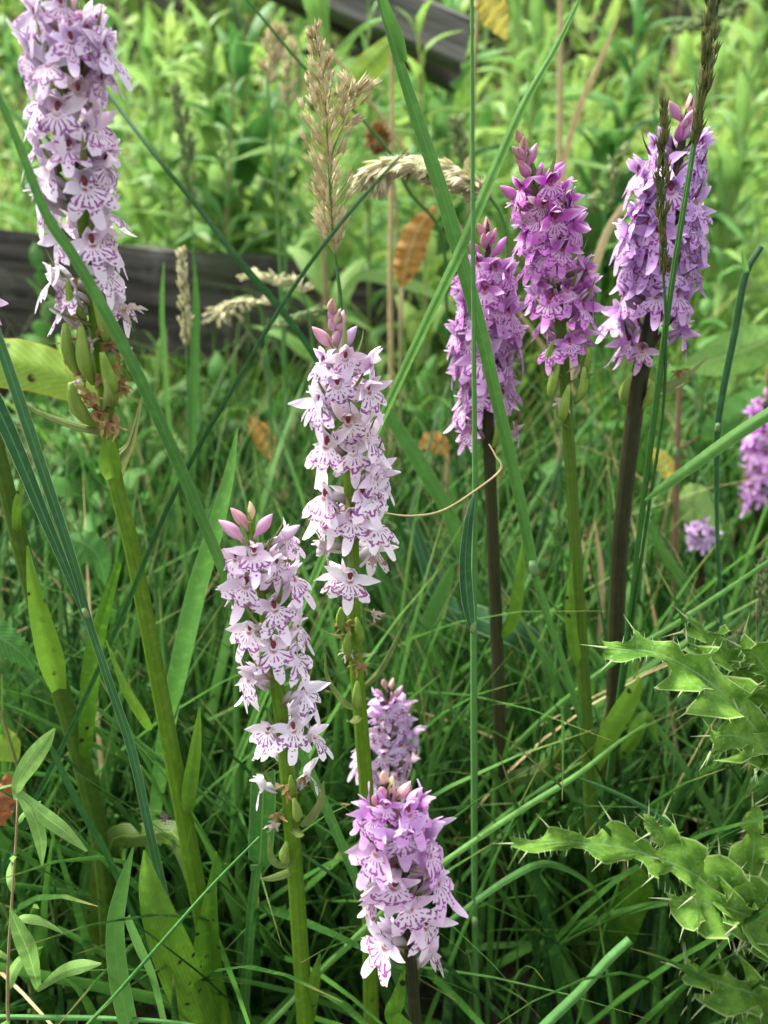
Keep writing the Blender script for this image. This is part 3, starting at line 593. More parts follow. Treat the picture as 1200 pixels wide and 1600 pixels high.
orchid('blurred bright mauve orchid at the right edge, farther back than the large three', .62,
    [(1196, 625), (1190, 700), (1186, 800), (1182, 1000), (1178, 1200)],
    [(1180, 640), (1165, 690), (1190, 690), (1172, 720), (1198, 725), (1162, 745), (1185, 752), (1204, 750), (1168, 775), (1190, 785), (1160, 795), (1204, 660)],
    (.62, .22, .68), (.62, .30, .70), [(620, 6), (800, 12), (1200, 14)], 'orchid_stem_dark', bract='bract_dark', buds=[(1196, 606, 3, 1.), (1186, 620, -8, 1.)], sc=1.1, fill=6, seed=99)
orchid('far small lilac orchid low behind the brown stem at right', .56,
    [(1098, 812), (1096, 860), (1094, 1000)],
    [(1080, 832), (1100, 826), (1112, 846), (1085, 852), (1098, 858), (1072, 846)],
    (.62, .40, .74), (.62, .40, .74), [(800, 6), (900, 10), (1200, 12)], 'orchid_stem_dark', bract='bract_dark', sc=.9, fill=4, seed=100)
orchid('thick leafy orchid stem leaning in from the left edge, its flowers outside the picture', .30,
    [(-70, 420), (-40, 560), (-5, 700), (45, 900), (90, 1060), (128, 1190), (160, 1330), (172, 1480), (180, 1620)],
    [(-90, 440), (-60, 470), (-95, 500), (-60, 530), (-85, 550)],
    PALE, PALE, [(400, 10), (600, 20), (700, 24), (900, 27), (1100, 29), (1300, 29), (1600, 28)], 'orchid_stem_mid', sc=1., fill=3, seed=101,
    leaves=[([(92, 1078, -.008), (80, 1030, -.012), (62, 960, -.012), (50, 900, -.01), (43, 852, -.006)], [22, 38, 30, 16, 3], 'orchid_leaf', -.5, .1),
            ([(28, 850, .0), (26, 800, -.006), (30, 770, -.006), (34, 740, -.004)], [14, 14, 9, 2], 'orchid_leaf', .5, .1),
            ([(132, 1200, -.002), (138, 1090, -.01), (150, 1000, -.012), (185, 880, -.01)], [16, 28, 26, 10], 'orchid_leaf', .4, .2)])

# ------------------------------------------------------------------ thistle at the right edge
def spine_mesh():
    P = spline([(0, 0, 0), (0, 0, .5), (.03, 0, 1)], 4); V, Fc, UV = tube(P, [.10, .065, .04, .022, .004], 5); return mesh('spine', V, Fc, M['spine'], UV)
SPI = spine_mesh()
def thistle_leaf(root, base, pts, hpx, nl, seed, nrm=(-.1, -.75, .65), ruff=.5, spl=26):
    rn = random.Random(seed); n = nl * 12
    Q = spline([W(*p) for p in pts], n); hh = spline([(h, 0, 0) for h in hpx], n)[:, 0]; T = frames(Q); nrm = np.array(nrm); hh = hh * .74; V = []; UV = []; Fc = []; tips = []; cols = 10
    dd = proj(Q[n // 2])[2] / F
    for i in range(n + 1):
        t = i / n; nn = nrm - T[i] * np.dot(nrm, T[i]); nn /= np.linalg.norm(nn); s = np.cross(T[i], nn)
        for c in range(cols + 1):
            u = c / cols * 2 - 1; sg = 1 if u > 0 else -1; ph = t * nl + (.5 if sg > 0 else 0.) + .22 * math.sin(seed * 3 + t * 9 + sg)
            f = ph % 1.; lobe = max(0, 1 - abs(f - .55) / (.45 if f > .55 else .55)); prof = .20 + .78 * lobe ** 1.25 + .10 * max(0, 1 - abs((f * 3.5) % 1 - .5) * 3.2) 
            h = hh[i] * dd * prof; a = abs(u)
            fwd = T[i] * (h * .5 * lobe * a ** 1.5)
            z = h * (ruff * math.sin(2 * math.pi * ph + sg + seed) * a ** 1.5 * 2.0 + .30 * a + .30 * math.sin(ph * 17 + u * 4 + seed) * a ** 2)
            p = Q[i] + s * u * h + fwd + nn * z; V.append(p); UV.append((c / cols, t))
        for sg, c in ((-1, 0), (1, cols)):
            ph = t * nl + (.5 if sg > 0 else 0.) + .22 * math.sin(seed * 3 + t * 9 + sg); f = ph % 1.
            if abs(f - .55) < .04: tips.append((V[-1 - (cols - c)], s * sg * .8 + T[i] * .7 + nn * rn.uniform(-.1, .7), 1.))
            elif min(abs(f - .28), abs(f - .40), abs(f - .70), abs(f - .85), abs(f - .12)) < .042: tips.append((V[-1 - (cols - c)], s * sg + T[i] * rn.uniform(-.2, .6) + nn * rn.uniform(0, .9), rn.uniform(.22, .5)))
    tips.append((Q[-1], T[-1] + nrm * .1, 1.1)); k = cols + 1
    for i in range(n):
        for c in range(cols): Fc.append((i * k + c, i * k + c + 1, (i + 1) * k + c + 1, (i + 1) * k + c))
    lf = link('leaf', mesh('leaf', rel(V, base), Fc, M['thistle'], UV), root)
    for p, d, f in tips:
        d = Vector(d).normalized(); L = spl * .95 * dd * f * rn.uniform(.8, 1.25)
        o = link('spine', SPI, lf, Vector(p) - base - d * L * .08, scale=(L * .6, L * .6, L)); o.rotation_euler = d.to_track_quat('Z', 'Y').to_euler()
tb = W(1290, 1620, .30); tb = Vector((tb.x, tb.y, 0))
thi = thing('thistle', 'spiny pale green thistle with wavy lobed leaves at the right edge', 'thistle', tb)
SPn = spline([W(1225, 1050, .275), W(1228, 1200, .275), W(1235, 1400, .285), W(1260, 1600, .295), tb], 16)
V, Fc, UV = tube(SPn, [.0035] * 17, 8); link('stem', mesh('stem', rel(V, tb), Fc, M['pod'], UV), thi)
for a in [([(1228, 1205, .275), (1165, 1120, .262), (1100, 1060, .258), (1030, 1022, .258), (945, 1012, .262)], [70, 84, 82, 62, 22], 4, 1, (-.15, -.6, .8), .5, 34),
          ([(1228, 1150, .275), (1190, 1090, .285), (1150, 1040, .288), (1110, 1000, .29), (1072, 965, .29)], [60, 76, 66, 44, 10], 4, 2, (-.2, -.8, .5), .6, 34),
          ([(1228, 1120, .275), (1205, 1060, .28), (1180, 1025, .285), (1155, 1010, .285)], [56, 70, 56, 20], 3, 9, (-.2, -.8, .5), .6, 34),
          ([(1230, 1180, .275), (1195, 1165, .262), (1150, 1150, .256), (1108, 1150, .255)], [50, 66, 58, 20], 3, 3, (0., -.8, .6), .6, 30),
          ([(1245, 1520, .285), (1180, 1450, .262), (1120, 1390, .256), (1040, 1345, .256), (930, 1318, .262), (800, 1318, .268)], [64, 76, 70, 56, 44, 14], 7, 5, (-.05, -.62, .78), .5, 34),
          ([(1160, 1430, .262), (1172, 1380, .268), (1178, 1320, .272), (1176, 1258, .275)], [36, 58, 56, 8], 3, 6, (-.3, -.95, .1), .4, 30),
          ([(1190, 1440, .262), (1140, 1420, .25), (1090, 1410, .247), (1045, 1405, .246)], [48, 66, 62, 16], 3, 7, (.0, -.8, .6), .5, 36),
          ([(1255, 1580, .29), (1200, 1560, .268), (1140, 1540, .262), (1062, 1512, .26)], [52, 70, 62, 14], 4, 8, (-.1, -.8, .6), .5, 36),
          ([(1245, 1470, .285), (1205, 1440, .27), (1175, 1430, .27), (1140, 1460, .26)], [50, 64, 54, 16], 3, 10, (-.2, -.7, .7), .6, 32),
          ([(1250, 1640, .29), (1215, 1610, .27), (1180, 1580, .262), (1150, 1600, .255)], [56, 70, 60, 20], 3, 11, (-.2, -.7, .7), .5, 32),
          ([(1066, 1370, .256), (1045, 1330, .262), (1030, 1300, .264), (1006, 1280, .264)], [26, 40, 34, 8], 2, 12, (.1, -.9, .4), .5, 30)]:
    thistle_leaf(thi, tb, *a)

# ------------------------------------------------------------------ single grass blades and stems one can pick out
def ground_end(P):
    l = P[-1]; d = (P[-1] - P[-2]).normalized(); g = gz(l.x, l.y); k = (l.z - g) / max(.5, -d.z)
    return Vector((l.x + d.x * k, l.y + d.y * k, g - .005))
def blade(label, pts, mat='blade', fold=.25, twist=0., cat='grass blade', name='blade_of_grass', ground=True, extra=None, round_=False, wk=.74):
    P = [W(p[0], p[1], p[2]) for p in pts]; wp = [p[3] * wk for p in pts]
    if ground:
        e = ground_end(P); P += [P[-1].lerp(e, .5), e]; wp += [wp[-1], wp[-1] * .8]
    n = 8 * len(P); Q = spline(P, n); ww = spline([(a, 0, 0) for a in wp], n)[:, 0]
    hw = [max(.00015, a / 2 * max(.1, depth(p)) / F) for a, p in zip(ww, Q)]; base = Vector(Q[-1]) if ground else P[0]
    if extra: root = thing(name, label, cat, base)
    if round_: V, Fc, UV = tube(Q, hw, 7)
    else: V, Fc, UV = ribbon(Q, hw, fold=fold, twist=twist, cols=4)
    if not extra:
        o = link(name, mesh(name, rel(V, base), Fc, M[mat], UV), loc=base); return tag(o, label, cat)
    link('stem' if round_ else 'blade', mesh('stem', rel(V, base), Fc, M[mat], UV), root)
    for kind, *a in extra:
        if kind == 'node':                           # swollen joint on the culm
            p = W(a[0], a[1], a[2]); r = a[3] * wk / 2 * depth(p) / F; q = Vector(a[4] if len(a) > 4 else (0, 0, 1)).normalized()
            V, Fc, UV = tube([p - q * r * 1.4, p - q * r * .6, p + q * r * .6, p + q * r * 1.4], [r * .62, r * .78, r * .78, r * .62], 8); link('node', mesh('node', rel(V, base), Fc, M['node'], UV), root)
        elif kind == 'leaf':
            PP = spline([W(*p[:3]) for p in a[0]], 22); w2 = spline([(p[3], 0, 0) for p in a[0]], 22)[:, 0]; h2 = [max(.0002, x * wk / 2 * depth(p) / F) for x, p in zip(w2, PP)]
            V, Fc, UV = ribbon(PP, h2, fold=a[2], twist=a[3], cols=4); link('leaf', mesh('leaf', rel(V, base), Fc, M[a[1]], UV), root)
    return root
blade('long green grass blade crossing in front of the left orchid', [(-10, 130, .235, 12), (35, 240, .235, 18), (75, 340, .235, 22), (130, 425, .236, 24), (230, 615, .238, 25), (345, 880, .245, 24), (420, 1060, .262, 20), (478, 1190, .268, 20), (545, 1345, .272, 20)], 'blade', .45, .15)
blade('stout bluish grass stem with folded leaf and pale joint, left edge', [(-20, 480, .25, 20), (30, 625, .25, 24), (80, 775, .25, 22), (118, 890, .25, 18), (137, 965, .25, 15), (165, 1050, .252, 16), (205, 1170, .255, 18), (232, 1290, .26, 18)], 'blade_blue', .5, 0, 'grass stem', 'grass_stalk', extra=[
    ('leaf', [(-25, 590, .252, 34), (25, 700, .252, 32), (70, 810, .252, 24), (110, 905, .252, 16), (140, 985, .252, 7)], 'blade_blue', .5, .1), ('node', 134, 958, .249, 16, (-.25, 0, 1))])
blade('broad upright grass blade running down across the violet orchid at right', [(585, -30, .30, 12), (612, 60, .30, 18), (650, 180, .30, 27), (690, 300, .30, 31), (722, 410, .30, 31), (752, 520, .30, 29), (780, 640, .302, 26), (808, 760, .305, 24), (830, 870, .308, 22), (838, 905, .308, 15), (858, 970, .31, 15), (882, 1040, .314, 14), (915, 1150, .325, 13)], 'blade', .4, .1, 'grass stem', 'grass_stalk', extra=[
    ('node', 834, 888, .306, 24, (-.25, 0, 1)), ('leaf', [(632, 95, .299, 14), (622, 60, .297, 24), (606, 20, .295, 20), (592, -25, .29, 10)], 'blade', .3, .3)])
blade('slender folded pale grass blade slanting up to the top centre right', [(915, -20, .30, 7), (868, 75, .30, 12), (820, 160, .298, 17), (770, 272, .296, 21), (720, 390, .295, 22), (668, 500, .296, 20), (612, 620, .30, 18), (560, 735, .31, 17), (500, 880, .32, 16), (440, 1020, .33, 15)], 'blade_pale', .7, .1)
blade('thin straight grass stem rising upright through the whole picture', [(737, -30, .295, 7), (738, 200, .295, 9), (740, 500, .293, 10), (742, 780, .292, 12), (740, 980, .291, 14), (741, 1200, .292, 15), (742, 1440, .295, 13), (745, 1620, .30, 13)], 'culm', cat='grass stem', name='grass_stalk', round_=True, extra=[
    ('leaf', [(738, 985, .289, 12), (731, 940, .286, 26), (727, 880, .285, 26), (733, 810, .286, 18), (742, 770, .289, 6)], 'blade_blue', .35, .2), ('node', 742, 1440, .293, 17), ('node', 739, 980, .289, 18)])
blade('dark thin grass blade sloping from top centre down to the left', [(637, 232, .24, 2), (600, 272, .24, 6), (540, 340, .24, 8), (480, 418, .24, 9), (420, 510, .24, 9), (365, 605, .242, 9), (310, 700, .245, 10), (250, 820, .25, 10), (190, 965, .256, 10), (110, 1140, .27, 10), (45, 1270, .28, 10)], 'blade_dark', .6, 0)
blade('dark wiry grass stem arching from the left orchid down over the fence', [(40, -40, .5, 6), (110, 70, .48, 7), (175, 155, .46, 8), (240, 240, .44, 9), (310, 325, .43, 11), (380, 415, .42, 16), (440, 485, .42, 15), (500, 570, .43, 12), (560, 680, .45, 12), (610, 790, .48, 12)], 'blade_dark', .5, 0)
blade('thin dark grass stem crossing behind the dry seed head at top', [(370, -20, .52, 5), (420, 40, .52, 6), (480, 110, .52, 7), (545, 165, .52, 7), (610, 240, .52, 7), (640, 300, .53, 7), (690, 370, .54, 7), (700, 520, .56, 7)], 'culm_dark', round_=True, cat='grass stem', name='grass_stalk')
blade('light green grass blade standing behind the two left orchids', [(371, 668, .33, 2), (358, 740, .33, 16), (335, 830, .33, 26), (308, 920, .33, 30), (285, 1020, .33, 30), (262, 1130, .33, 26), (245, 1250, .335, 20), (236, 1330, .34, 15)], 'blade_pale', .35, .2, wk=1.)
blade('pale folded grass blade crossing the thin stem at right edge', [(1225, 632, .30, 26), (1150, 680, .30, 27), (1080, 730, .30, 24), (1035, 762, .30, 18), (1008, 782, .302, 5)], 'blade_pale', .6, 0, ground=False)
blade('dark thin grass stem with narrow brownish seed spike beside rightmost large orchid', [(1120, -30, .315, 8), (1100, 120, .315, 9), (1078, 260, .315, 10), (1058, 380, .315, 10), (1040, 500, .316, 10), (1022, 640, .318, 10), (1004, 780, .32, 9), (990, 900, .325, 9), (978, 1020, .33, 9), (960, 1180, .34, 9)], 'culm_dark', round_=True, cat='grass stem', name='grass_stalk', extra=[('node', 1100, 115, .315, 11)])
blade('bluish grass stem with a pale joint right of the large orchids', [(1190, 385, .36, 12), (1165, 430, .36, 15), (1148, 520, .36, 15), (1130, 610, .36, 15), (1121, 680, .36, 14), (1120, 800, .36, 9), (1124, 900, .362, 9), (1128, 1000, .365, 9), (1130, 1100, .37, 9)], 'blade_blue', .7, 0, 'grass stem', 'grass_stalk', extra=[('node', 1121, 668, .359, 13), ('leaf', [(1168, 428, .36, 10), (1163, 408, .358, 10), (1160, 390, .357, 3)], 'blade_pale', .5, 0)])
blade('narrow blade angling up to the right edge above the thistle', [(1225, 860, .33, 7), (1160, 905, .33, 9), (1100, 945, .33, 10), (1040, 985, .33, 11), (980, 1020, .332, 11), (900, 1080, .34, 11), (820, 1150, .35, 11), (740, 1240, .36, 11)], 'blade_pale', .5, 0)
blade('bent green stalk with cut pale end below the spotted leaf', [(984, 1468, .24, 15), (950, 1500, .236, 16), (910, 1545, .232, 16), (862, 1592, .228, 17), (830, 1625, .225, 17)], 'culm', round_=True, cat='grass stem', name='grass_stalk', wk=.9)
blade('broad bluish grass blade standing beside the spotted orchid leaf', [(1012, 1340, .33, 30), (1012, 1420, .325, 36), (1008, 1500, .32, 40), (1000, 1580, .315, 42), (990, 1640, .31, 40)], 'blade_blue', .2, .1, wk=1.)
blade('dark blue green broad blade slanting behind the violet orchid stem', [(640, 805, .46, 12), (690, 935, .44, 30), (745, 965, .43, 40), (800, 985, .42, 44), (840, 1010, .42, 36), (880, 1035, .42, 5)], 'blade_blue', .25, .2, ground=False, wk=1.)
blade('wide green blade rising behind the central orchid toward the upright stem', [(708, 880, .42, 4), (690, 930, .42, 26), (668, 1000, .42, 36), (650, 1090, .42, 38), (632, 1190, .43, 32)], 'blade', .25, .3, wk=1.)
blade('long green blade sloping down right behind the central orchid', [(560, 560, .46, 6), (610, 650, .46, 20), (660, 730, .46, 24), (700, 800, .46, 22), (720, 860, .46, 20), (760, 960, .46, 18)], 'blade', .3, .2, wk=1.)
blade('curled green blade with pointed tip at the bottom left', [(208, 1324, .21, 3), (190, 1390, .21, 20), (180, 1450, .21, 27), (186, 1530, .21, 30), (205, 1620, .212, 28)], 'blade', .3, .2, wk=1.)
blade('slim yellowish blade with torn tip beside the curled bottom left blade', [(198, 1432, .215, 14), (218, 1480, .215, 18), (240, 1530, .215, 14), (262, 1620, .218, 12)], 'blade_pale', .4, .4)
blade('thin blade with pointed tip sloping across the left orchid leaves', [(62, 1128, .24, 2), (90, 1190, .24, 12), (130, 1270, .24, 14), (165, 1330, .24, 13), (200, 1410, .245, 9), (240, 1500, .25, 8)], 'blade_dark', .4, .1)
blade('thin pale stalk running diagonally across the bottom left corner', [(405, 1308, .205, 5), (330, 1385, .205, 7), (250, 1475, .203, 8), (180, 1555, .2, 9), (120, 1620, .198, 9)], 'culm', round_=True, cat='grass stem', name='grass_stalk')
blade('pale stalk lying almost level along the bottom left edge', [(-30, 1588, .215, 9), (80, 1590, .215, 11), (180, 1592, .213, 10), (300, 1602, .21, 8), (420, 1640, .205, 7)], 'culm', round_=True, ground=False, cat='grass stem', name='grass_stalk')
blade('long thin blade sloping down from the left edge behind the left orchid', [(-20, 985, .34, 7), (60, 1040, .335, 8), (130, 1090, .33, 8), (200, 1145, .33, 8), (280, 1210, .325, 7), (400, 1310, .32, 6), (470, 1390, .32, 6)], 'blade', .5, 0)
blade('long pale blade rising to the right through the lower left grass', [(470, 1060, .40, 6), (360, 1110, .40, 9), (260, 1160, .40, 10), (160, 1215, .40, 10), (80, 1290, .40, 9), (20, 1370, .40, 8)], 'blade_pale', .5, .2)
blade('thin blade rising to the right past the lowest orchid toward the right', [(1010, 1130, .30, 3), (960, 1165, .30, 7), (900, 1212, .29, 11), (820, 1262, .28, 12), (740, 1315, .27, 12), (650, 1380, .262, 12), (560, 1460, .255, 11), (480, 1540, .25, 10)], 'blade_pale', .5, .1)
blade('narrow dark blade bent down to the right above the lower thistle leaf', [(905, 1216, .275, 6), (960, 1238, .272, 9), (1020, 1270, .268, 10), (1062, 1305, .266, 9), (1110, 1400, .285, 6), (1130, 1500, .30, 5)], 'blade_dark', .5, .1)
blade('broad pale blade sloping across the grass above the thistle branch', [(1185, 1215, .40, 12), (1120, 1250, .395, 15), (1040, 1290, .39, 16), (960, 1340, .38, 14), (900, 1400, .37, 12)], 'blade_pale', .3, .1)
blade('green blade arching over the lower right corner', [(700, 1440, .26, 9), (800, 1370, .27, 14), (860, 1350, .28, 13), (925, 1385, .30, 8), (960, 1450, .31, 4)], 'blade', .35, .4, ground=False)
blade('bluish grass stem with dark leaf base left of the central orchid', [(412, 1205, .262, 36), (410, 1270, .262, 40), (406, 1345, .262, 36), (402, 1352, .262, 16), (392, 1440, .262, 15), (378, 1620, .265, 15)], 'blade', .35, 0, 'grass stem', 'grass_stalk', wk=1.)
blade('upright narrow grass blade in front of the fence, left of the pale panicles', [(303, 402, .55, 2), (306, 470, .55, 14), (304, 560, .55, 19), (302, 650, .55, 18), (298, 760, .55, 15), (296, 860, .55, 12)], 'blade', .35, .2)
blade('short pointed blade rising in front of the dark fence rail', [(256, 410, .6, 2), (253, 470, .6, 9), (255, 540, .6, 10), (262, 640, .6, 10), (270, 720, .6, 10)], 'blade_pale', .35, .2)
blade('pale yellow dry blade curving behind the middle purple orchid', [(966, 25, .8, 4), (940, 90, .8, 11), (905, 170, .8, 14), (885, 240, .8, 12), (880, 330, .8, 9), (885, 480, .8, 8)], 'straw', .4, .2)
blade('dry tan blade slanting between the two right purple orchids', [(975, 320, .7, 10), (950, 360, .7, 16), (925, 430, .7, 17), (905, 500, .7, 14), (890, 600, .7, 10)], 'straw', .3, .2)
blade('tan dry upright stem in front of the far herbs', [(612, 40, .75, 8), (612, 200, .75, 9), (611, 330, .75, 10), (610, 480, .75, 11), (612, 640, .75, 10)], 'straw', round_=True, cat='dry stem', name='dry_stalk')
blade('reddish tan branch slanting down behind the broad upright blade', [(487, 45, .8, 9), (540, 110, .8, 8), (590, 175, .8, 8), (640, 245, .8, 8), (700, 330, .8, 8)], 'straw', round_=True, cat='dry stem', name='dry_stalk')
blade('tall straw coloured stem near the top behind the purple orchids', [(876, -30, 1.0, 11), (875, 100, 1.0, 12), (874, 260, 1.0, 12), (873, 400, 1.0, 12)], 'straw', round_=True, cat='dry stem', name='dry_stalk')
blade('dark brown dead stem behind the pale crossing blade at right', [(1062, 600, .55, 11), (1058, 700, .55, 12), (1056, 800, .55, 12), (1054, 900, .55, 12), (1052, 1000, .55, 12)], 'straw_brown', round_=True, cat='dead stem', name='dead_stalk', extra=[('node', 1057, 705, .55, 17), ('leaf', [(1056, 705, .55, 4), (1080, 690, .54, 5), (1098, 675, .53, 1)], 'straw_brown', .4, 0)])
blade('fine curling straw coloured thread between the central and violet orchids', [(590, 800, .285, 3), (640, 806, .285, 4), (690, 798, .285, 4), (740, 768, .285, 4), (782, 734, .285, 5), (774, 712, .287, 4), (764, 694, .29, 3)], 'straw', round_=True, ground=False, cat='dry stem', name='dry_stalk')
blade('brown dry stem low in the grass between the right orchids', [(928, 812, .5, 3), (938, 880, .5, 11), (940, 950, .5, 12), (935, 1040, .5, 10), (930, 1120, .5, 8)], 'straw', .3, .3)
blade('straight green blade leaning left between the violet and middle orchids', [(1000, 785, .5, 10), (1030, 850, .5, 17), (1060, 900, .5, 18), (1090, 960, .5, 17), (1110, 1040, .5, 14)], 'blade', .4, .2)

# ------------------------------------------------------------------ grass seed heads
def spikelet_mesh(mat, L=1., wd=.32, n=3):
    parts = []
    for q in range(n):
        a = (q - (n - 1) / 2) * .28; P = spline([(0, 0, 0), (math.sin(a) * .3, .05 * q, .4), (math.sin(a) * .75, .05 * q, 1.)], 5) * L
        parts.append(tube(P, np.array([.25, .75, 1, .8, .4, .03]) * wd * .5 * L, 5, ecc=.6))
    V, Fc, UV, _ = merge(*parts); return mesh('spikelet', V, Fc, M[mat], UV)
SPK = {m: spikelet_mesh(m) for m in ('spk_tan', 'spk_pale', 'spk_green')}
SPK['spk_dark'] = spikelet_mesh('spk_dark', wd=.2)
SPK['spk_tan'] = spikelet_mesh('spk_tan', wd=.26)
def seed_head(label, stem_pts, spk_from, spk_to, n, rpx, lpx, mat, seed, spread=.6, stem_mat='culm', cluster=0, droop=0., up=.8, wstem=6, cat='grass seed head'):
    rn = random.Random(seed); P = [W(*p) for p in stem_pts]; e = ground_end(P); P += [P[-1].lerp(e, .5), e]; Q = spline(P, 60); base = Vector(Q[-1]); base.z = gz(base.x, base.y)
    root = thing('grass_seed_head', label, cat, base)
    V, Fc, UV = tube(Q, [wstem / 2 * depth(p) / F * (.45 + .55 * i / 60) for i, p in enumerate(Q)], 6); link('stem', mesh('stem', rel(V, base), Fc, M[stem_mat], UV), root)
    m = len(stem_pts) + 1; T = frames(Q)
    br = []
    for i in range(n):
        t = (i + rn.random()) / n; f = (spk_from + (spk_to - spk_from) * t) / m * 60; j = min(59, int(f)); p = Q[j] + (Q[j + 1] - Q[j]) * (f - j); up_t = -T[j]
        a = rn.uniform(0, 6.28); side = Vector((math.cos(a), math.sin(a), 0)); px = depth(p) / F
        rr = np.interp(t, np.linspace(0, 1, len(rpx)), rpx) * px * rn.uniform(.25, 1)
        c = Vector(p) + side * rr + Vector(up_t) * rr * up - Vector((0, 0, droop * rr)); L = lpx * px * rn.uniform(.75, 1.25)
        d = (Vector(up_t) * (1 - spread) + side * spread + Vector((0, 0, -droop * .5)) + Vector((rn.uniform(-.2, .2), rn.uniform(-.2, .2), rn.uniform(-.2, .2)))).normalized()
        o = link('spikelet', SPK[mat], root, c - base, scale=L); o.rotation_euler = d.to_track_quat('Z', 'Y').to_euler(); o.rotation_euler.rotate_axis('Z', rn.uniform(0, 6))
        br.append(tube([np.array(p), (np.array(p) * .5 + np.array(c) * .5) + np.array(up_t) * rr * .1, np.array(c)], [px * .8] * 3, 4, cap=False))
    V, Fc, UV, _ = merge(*br); link('branchlets', mesh('branchlets', rel(V, base), Fc, M[mat], UV), root)
    return root
seed_head('tan dry feathery grass seed head standing above the central orchid', [(488, 40, .36), (503, 110, .36), (509, 180, .36), (514, 260, .36), (518, 340, .36), (524, 400, .362), (533, 470, .365), (540, 600, .37)], 0.2, 5, 190, [6, 12, 22, 40, 36, 32, 27, 18], 18, 'spk_tan', 1, .32, up=1.4)
seed_head('right leaning top tuft of pale open tan spikelets beside the dry seed head', [(556, 138, .365), (545, 165, .364), (530, 210, .362), (518, 250, .362), (520, 340, .364), (530, 470, .37)], 0, 1.9, 34, [10, 26, 22, 12], 26, 'spk_tan', 2, .45, up=.6, wstem=4)
seed_head('drooping pale cream grass seed head arching left of the middle purple orchid', [(582, 268, .42), (600, 248, .42), (640, 240, .42), (690, 250, .42), (735, 280, .42), (780, 330, .425), (792, 400, .43), (780, 560, .44)], 0, 4.6, 260, [14, 24, 30, 32, 36, 40, 34, 14], 30, 'spk_pale', 3, .35, droop=.55, up=.3)
seed_head('small cream grass panicle hanging in front of the fence, left one', [(345, 490, .56), (362, 470, .56), (390, 465, .56), (408, 490, .56), (418, 560, .56), (425, 700, .57)], 0, 2.7, 60, [14, 24, 30, 22], 14, 'spk_pale', 4, .6, droop=.5)
seed_head('cream grass panicle over the fence rail, pointing up to the left', [(400, 425, .6), (430, 430, .6), (460, 445, .6), (480, 480, .6), (490, 560, .6), (500, 700, .6)], 0, 2.6, 64, [14, 28, 28, 16], 15, 'spk_pale', 5, .5, droop=.3)
seed_head('greenish cream panicle hanging just left of the open orchid buds', [(500, 480, .62), (470, 490, .62), (440, 500, .62), (415, 520, .62), (440, 560, .62), (455, 700, .63)], 0, 3, 70, [10, 20, 24, 14], 14, 'spk_green', 6, .4, droop=.3)
seed_head('narrow pale upright grass spike in front of the fence', [(284, 395, .5), (287, 450, .5), (290, 510, .5), (292, 560, .5), (296, 680, .5), (300, 800, .51)], 0, 2.8, 90, [4, 7, 9, 10, 8], 13, 'spk_pale', 7, .2, up=1.)
seed_head('blurred slender green grass spike behind the left orchid', [(278, 145, .8), (284, 200, .8), (292, 260, .8), (298, 330, .8), (304, 420, .8), (310, 560, .8)], 0, 3, 60, [5, 10, 12, 9], 18, 'spk_green', 8, .25, up=1.)
seed_head('blurred brown drooping grass spike left of the dry seed head', [(430, 55, .7), (424, 90, .7), (418, 130, .7), (424, 200, .7), (432, 300, .7), (440, 480, .7)], 0, 2.2, 50, [8, 14, 12, 8], 20, 'spk_tan', 9, .3, up=.8)
seed_head('far narrow straw grass spike just behind the brown one', [(455, 75, .9), (452, 120, .9), (450, 190, .9), (447, 300, .9), (446, 420, .9)], 0, 1.8, 36, [6, 10, 8], 18, 'spk_tan', 10, .3, up=.8)
seed_head('dark narrow grass spike standing beside the dark thin stem at top right', [(1037, 170, .312), (1036, 250, .312), (1034, 330, .312), (1036, 420, .313), (1040, 500, .314), (1036, 640, .318), (1010, 820, .322)], 0, 3.2, 90, [3, 6, 8, 9, 7, 4], 22, 'spk_dark', 11, .08, stem_mat='culm_dark', up=1., wstem=6)
seed_head('brownish slim rye like grass spike running off the top right', [(1122, -60, .312), (1110, 60, .312), (1096, 160, .312), (1082, 250, .313), (1066, 350, .313), (1046, 480, .315), (1020, 680, .319)], 0, 2.8, 110, [10, 12, 11, 9, 6, 3], 28, 'spk_dark', 12, .08, stem_mat='culm_dark', up=1., wstem=8)
seed_head('green seed spike at the right edge above the thistle', [(1196, 880, .34), (1192, 930, .34), (1186, 985, .34), (1182, 1040, .34), (1178, 1100, .345)], 0, 1.8, 60, [5, 9, 10, 7], 16, 'spk_green', 13, .15, up=1.)
seed_head('pale blurred open panicle at the top right corner', [(1150, 10, 1.1), (1100, 30, 1.1), (1060, 45, 1.1), (1030, 90, 1.1), (1020, 240, 1.1)], 0, 2.4, 60, [10, 22, 24, 16], 16, 'spk_green', 14, .5, droop=.2)
seed_head('pale small panicle between the two right purple orchids', [(965, 230, .75), (950, 290, .75), (945, 340, .75), (940, 400, .75), (930, 560, .75)], 0, 2, 30, [8, 16, 14], 18, 'spk_green', 15, .6, droop=.1)
seed_head('slim grey green spike behind the thin upright stem', [(712, 195, .7), (718, 230, .7), (722, 262, .7), (728, 330, .7), (735, 520, .7)], 0, 2, 36, [5, 9, 7], 17, 'spk_green', 16, .25, up=.9)

